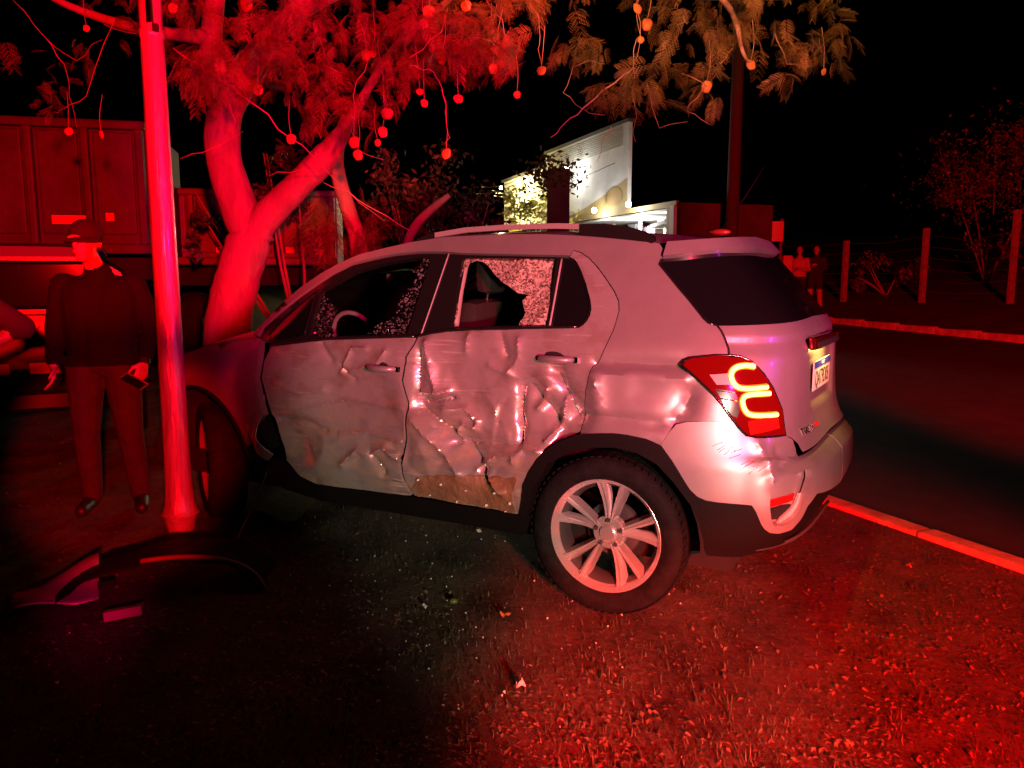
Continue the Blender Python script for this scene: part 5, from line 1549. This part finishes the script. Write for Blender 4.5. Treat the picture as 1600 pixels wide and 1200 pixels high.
# ------------------------------------------------------------------ lit shop beyond the street, seen over the car roof
A_ = np.array([3.05, 19.6]); Bv = np.array([-.30, 29.5])            # street front of the shop from near corner to far corner
du = (Bv-A_)/np.linalg.norm(Bv-A_); LN = float(np.linalg.norm(Bv-A_))
ang_s = math.atan2(du[1], du[0])
SZ = gz(*A_)
shop = empty('shop_building', (A_[0], A_[1], 0), ang_s)              # local x runs along the front to the far corner, local -y... faces the street
tag(shop, 'brightly lit shop with white sign wall and yellow fascia beyond the car roof', 'building')
M_SHOPW = mat('shop_white_wall', (.55, .55, .54), .8, var=.15, vscale=1.5)
M_YEL = mat('shop_yellow', (.34, .25, .10), .8)
M_SHOPD = mat('shop_dark_wall', (.05, .045, .045), .9, var=.3, vscale=2)
# the visible face is the one on local +y side (towards the camera's left) or -y; choose by the camera
side = 1 if (np.cross(np.append(du, 0), np.append(-A_, 0))[2] > 0) else -1
def sb(name, x0, x1, y0, y1, z0, z1, m, parent=shop, bev=.0):
    return MB().box(((x0+x1)/2, side*(y0+y1)/2, (z0+z1)/2), (x1-x0, abs(y1-y0), z1-z0), bev=bev).build(name, m, parent)
sw = sb('sign_wall', .55, 6.2, -.10, 0, 3.05, 5.15, M_SHOPW)
sb('sign_wall', 6.2, LN, -.3, -.02, 3.0, 4.75, M_SHOPW)
sb('roof_edge', .5, 6.25, -.14, .06, 5.15, 5.23, M_SHOPD)
sb('roof_edge', 6.25, LN+.1, -.34, .06, 4.75, 4.83, M_SHOPD)
sb('pier', LN-.4, LN, -.4, .0, 0, 3.0, M_SHOPW)
sb('yellow_pier', -1.66, -1.50, -.05, .06, .3, 2.92, M_YEL)
sb('white_pier', -1.86, -1.68, -.05, .08, .3, 2.95, M_SHOPW)
sb('end_wall', -2.02, -1.9, -2.4, .02, .1, 3.0, M_SHOPD)
sb('fascia_rail', -1.9, LN-.5, -.02, .05, 2.93, 3.05, M_YEL)
# yellow swoosh printed on the sign wall: raised panel with a curved top
vs = []
n = 18
for i in range(n+1):
    x = .57+4.6*i/n
    zt = 3.10 + .85*max(0, 1-x/4.6)**1.4
    vs += [(x, side*.012, 3.06), (x, side*.012, zt), (x, side*.0, 3.06), (x, side*.0, zt)]
fs = []
for i in range(n):
    a, b = i*4, i*4+4
    fs += [(a, b, b+1, a+1), (a+1, b+1, b+3, a+3)]
MB().add(vs, fs).build('yellow_swoosh', M_YEL, shop)
vs, fs = [(1.3, side*.02, 3.42)], []
for k in range(28): vs.append((1.3+.5*math.cos(2*math.pi*k/28), side*.02, 3.42+.24*math.sin(2*math.pi*k/28)))
fs = [(0, k+1, (k+1) % 28+1) for k in range(28)]
MB().add(vs, fs).build('sign_emblem', mat('sign_orange', (.30, .19, .07), .8), shop)
for k in range(9):
    z = 4.62+.055*k
    sb('wall_louvre', .9, 6.1, .0, .018, z, z+.022, mat('louvre_grey', (.30, .30, .29), .6))
# shop interior: shelves behind the open front
sb('interior_floor', -1.8, LN, -2.2, -.3, .12, .2, M_SHOPW)
sb('back_wall', -1.8, LN-.4, -1.9, -1.8, .2, 2.95, M_SHOPW)
sb('ceiling', -1.85, LN-.3, -1.9, -.06, 2.86, 2.925, M_SHOPW)
M_GOODS = [mat('goods_grey', (.35, .36, .38), .5), mat('goods_white', (.7, .7, .7), .5), mat('goods_yellow', (.7, .5, .06), .5), mat('goods_purple', (.28, .18, .26), .5), mat('goods_green', (.22, .25, .17), .5)]
rg = random.Random(6)
for r, z in enumerate((.9, 1.45, 2.0, 2.42)):
    sb('shelf', -1.6, LN-1, -1.5, -1.1, z, z+.05, M_SHOPW)
    x = -1.4
    while x < 7:
        w = rg.uniform(.25, .8); h = rg.uniform(.22, .36)
        sb('goods', x, x+w-.05, -1.42, -1.15, z+.055, z+.055+h, rg.choice(M_GOODS))
        x += w
for x in (-1.2, .1, 1.6, 3.2): sb('mullion', x, x+.07, -.98, -.9, .2, 2.86, M_SHOPW)
# lamps of the shop: flood on the sign wall, tubes under the fascia
M_BULB = mat('lamp_white', (1, 1, 1), .5, emis=(1, .97, .9), estr=40)
def shop_lamp(name, x, y, z, e, r=.06, color=(1, .96, .86)):
    p = Vector((A_[0], A_[1], 0)) + Matrix.Rotation(ang_s, 3, 'Z') @ Vector((x, side*y, z))
    d = bpy.data.lights.new(name, 'POINT'); d.energy, d.color, d.shadow_soft_size = e, color, .08
    o = bpy.data.objects.new(name, d); o.location = p; col.objects.link(o)
    q = MB().ball((x, side*(y-.1), z+.12), (r, r, r), 12, 8).build('lamp', M_BULB, shop, True)
shop_lamp('shop_flood_light', 3.5, .50, 4.30, 60)
shop_lamp('shop_tube_light', 1.75, .45, 2.98, 60, .07)
shop_lamp('shop_tube_light', -.2, .45, 2.98, 70, .07)
shop_lamp('shop_room_light', 1.0, -.5, 2.6, 170, .03)
shop_lamp('shop_room_light', -1.0, -.5, 2.6, 120, .03)
shop_lamp('shop_side_light', 8.3, .9, 4.2, 700, .05, (1, .82, .30))
# dark vine-covered pillar and yellow-green bush in front of the shop
pc = at(871, 440, 15.5)
pil = empty('vine_pillar', (pc.x, pc.y, gz(pc.x, pc.y)))
tag(pil, 'dark square pillar with vines on top in front of the lit shop', 'pillar')
ztop = at(871, 268, 15.5).z-pil.location.z
MB().box((0, 0, ztop/2), (.42, .42, ztop), bev=.02).build('shaft', M_SHOPD, pil)
rgv = np.random.RandomState(3)
AV, AF = [], []
for i in range(700):
    p = np.array([rgv.normal(0, .26)-.12, rgv.normal(0, .2), ztop+rgv.normal(-.02, .16)-abs(rgv.normal(0, .12))])
    q = np.linalg.qr(rgv.normal(size=(3, 3)))[0]; s = rgv.uniform(.03, .075)
    k = len(AV)*4; AV.append([p-q[0]*s, p+q[1]*s*.5, p+q[0]*s, p-q[1]*s*.5]); AF.append((k, k+1, k+2, k+3))
mesh('vines', np.array(AV).reshape(-1, 3), AF, M_SHRUB, pil)['kind'] = 'stuff'
b_ = at(820, 440, 23)
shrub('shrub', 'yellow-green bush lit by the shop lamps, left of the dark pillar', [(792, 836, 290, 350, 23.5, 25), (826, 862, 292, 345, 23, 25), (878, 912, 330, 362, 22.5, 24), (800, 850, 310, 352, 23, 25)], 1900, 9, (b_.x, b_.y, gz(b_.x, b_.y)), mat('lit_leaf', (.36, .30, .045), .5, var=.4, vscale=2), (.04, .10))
# overhead cables with one short crossarm
cb = [((745, 303), (880, 236)), ((752, 292), (868, 238)), ((770, 298), (876, 262)), ((775, 302), (960, 255)), ((772, 306), (900, 268))]
for i, (a, b) in enumerate(cb):
    p0, p1 = at(*a, 26), at(*b, 17)
    pts = [p0.lerp(p1, t)+Vector((0, 0, -.25*math.sin(math.pi*t))) for t in np.linspace(0, 1, 12)]
    tag(MB().tube(pts, .010, 5).build('overhead_cable', mat('cable_grey', (.4, .4, .38), .5), None, True), ['topmost thin overhead cable left of the shop', 'second thin overhead cable left of the shop', 'overhead cable crossing just above the shop eaves', 'long overhead cable crossing the white sign wall', 'lowest overhead cable by the shop eaves'][i], 'cable', 'overhead cables by the shop')
# dark utility pole right of the shop
up = at(1140, 450, 17)
upo = empty('utility_pole', (up.x, up.y, gz(up.x, up.y)))
tag(upo, 'tall dark concrete utility pole right of the shop', 'pole')
MB().lathe([(.16, -.2), (.15, 0), (.11, 7.5), (0, 7.5)], 16, 'z').build('shaft', mat('dark_concrete', (.03, .027, .025), .9), upo, True, 40)
MB().box((0, 0, 6.9), (1.8, .09, .11), bev=.01).build('crossarm', mat('dark_timber', (.04, .035, .03), .9), upo)
# dark neighbouring building with an open shed front, white fringe and poles
nb = at(1085, 440, 19)
nbo = empty('low_shed', (nb.x, nb.y, gz(nb.x, nb.y)))
tag(nbo, 'low dark shed with white ragged fringe under its eave, right of the shop', 'building')
M_SHED = mat('shed_red_wall', (.10, .06, .055), .9, var=.3, vscale=3)
MB().box((.35, 1.6, 1.2), (2.1, .12, 2.4)).build('back_wall', M_SHED, nbo)
MB().box((.35, .7, 2.46), (2.3, 2.0, .10), bev=.02).build('roof_slab', M_SHOPD, nbo)
for x in (.02, .38, 1.3): MB().tube([(x, -.2, -.1), (x, -.2, 2.42)], .022, 8).build('post', mat('post_grey', (.45, .42, .40), .6), nbo, True)
rg = random.Random(9)
for k in range(11):
    x = -.55+.075*k; h = rg.uniform(.05, .17)
    mesh('pennant', [(x-.035, -.27, 2.40), (x+.035, -.27, 2.40), (x+rg.uniform(-.02, .02), -.27, 2.40-h), (x-.035, -.262, 2.40), (x+.035, -.262, 2.40), (x, -.262, 2.40-h)], [(0, 1, 2), (3, 5, 4), (0, 2, 5, 3), (1, 4, 5, 2), (0, 3, 4, 1)], mat('pennant_white', (.75, .72, .68), .8), nbo)
# lit red gate pier and notice board
gp2 = at(1206, 440, 18.5)
nbd = empty('notice_board', (gp2.x, gp2.y, gz(gp2.x, gp2.y)), R(-8))
tag(nbd, 'red-lit rectangular board on two legs behind the car spoiler', 'sign')
zt = at(1206, 346, 18.5).z-nbd.location.z
MB().box((0, 0, zt-.24), (.42, .05, .46), bev=.01).build('panel', mat('board_face', (.45, .40, .38), .7), nbd)
for x in (-.19, .17): MB().box((x, .05, zt/2), (.06, .06, zt+.1)).build('leg', M_SHED, nbd)
gp3 = at(1227, 450, 19)
gpo = MB().box((0, 0, .8), (.22, .22, 1.75), bev=.015).build('gate_pier', mat('pier_plaster', (.42, .38, .35), .8, var=.3, vscale=4), None)
gpo.location = (gp3.x, gp3.y, gz(gp3.x, gp3.y)); tag(gpo, 'plain plastered gate pier left of the two onlookers', 'pier')
gp4 = at(1152, 440, 18)
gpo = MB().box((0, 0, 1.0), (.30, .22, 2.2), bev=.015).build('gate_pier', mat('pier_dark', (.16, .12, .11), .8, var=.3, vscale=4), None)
gpo.location = (gp4.x, gp4.y, gz(gp4.x, gp4.y)); tag(gpo, 'dim gate pier beside the utility pole', 'pier')
# ------------------------------------------------------------------ concrete fence posts with wires, bushes behind, on the far verge
M_POST = mat('fence_concrete', (.30, .28, .26), .85, var=.35, vscale=10, bump=.4, bscale=40)
fence = empty('wire_fence', (0, 0, 0))
tag(fence, 'wire fence on slim concrete posts along the far verge', 'fence')
FP = []
for px, py, d, h in ((1190, 462, 24.5, 1.75), (1318, 462, 23.0, 1.75), (1440, 472, 21.6, 2.0), (1578, 474, 20.2, 2.35), (1745, 480, 18.8, 2.4)):
    p = at(px, py, d); z = gz(p.x, p.y)
    FP.append((p.x, p.y, z, h))
    o = MB().box((p.x, p.y, z+h/2-.1), (.14, .12, h+.2), R(15), .012).build('fence_post', M_POST, fence)
for k in range(6):
    u = .15+.80*k/5
    for a, b in zip(FP[:-1], FP[1:]):
        MB().tube([(a[0], a[1]-.07, a[2]+min(a[3], 1.9)*u), ((a[0]+b[0])/2, (a[1]+b[1])/2-.07, (a[2]+b[2])/2+1.75*u-.03), (b[0], b[1]-.07, b[2]+min(b[3], 1.9)*u)], .0025, 4).build('fence_wire', mat('wire_steel', (.12, .11, .11), .6, .3), fence)
b_ = at(1385, 455, 24)
shrub('shrub', 'low sparse bush behind the wire fence, right of the onlookers', [(1330, 1350, 425, 450, 23.5, 24.5), (1350, 1390, 405, 448, 23.5, 25), (1390, 1440, 405, 445, 23, 25)], 900, 12, (b_.x, b_.y, gz(b_.x, b_.y)), mat('dry_bush_leaf', (.14, .11, .05), .6, var=.6, vscale=2), (.03, .08))
b_ = at(1540, 455, 25)
big = shrub('tree', 'spreading tree with pale speckled leaves at the right edge, behind the fence', [(1450, 1620, 200, 300, 22, 26), (1520, 1660, 210, 330, 21, 25), (1500, 1620, 330, 400, 21.5, 24), (1440, 1540, 230, 320, 23, 26), (1540, 1680, 200, 260, 21, 25)], 5200, 14, (b_.x, b_.y, gz(b_.x, b_.y)), mat('speckled_leaf', (.13, .115, .07), .45, var=.8, vscale=1.2), (.03, .08), None, 'tree')
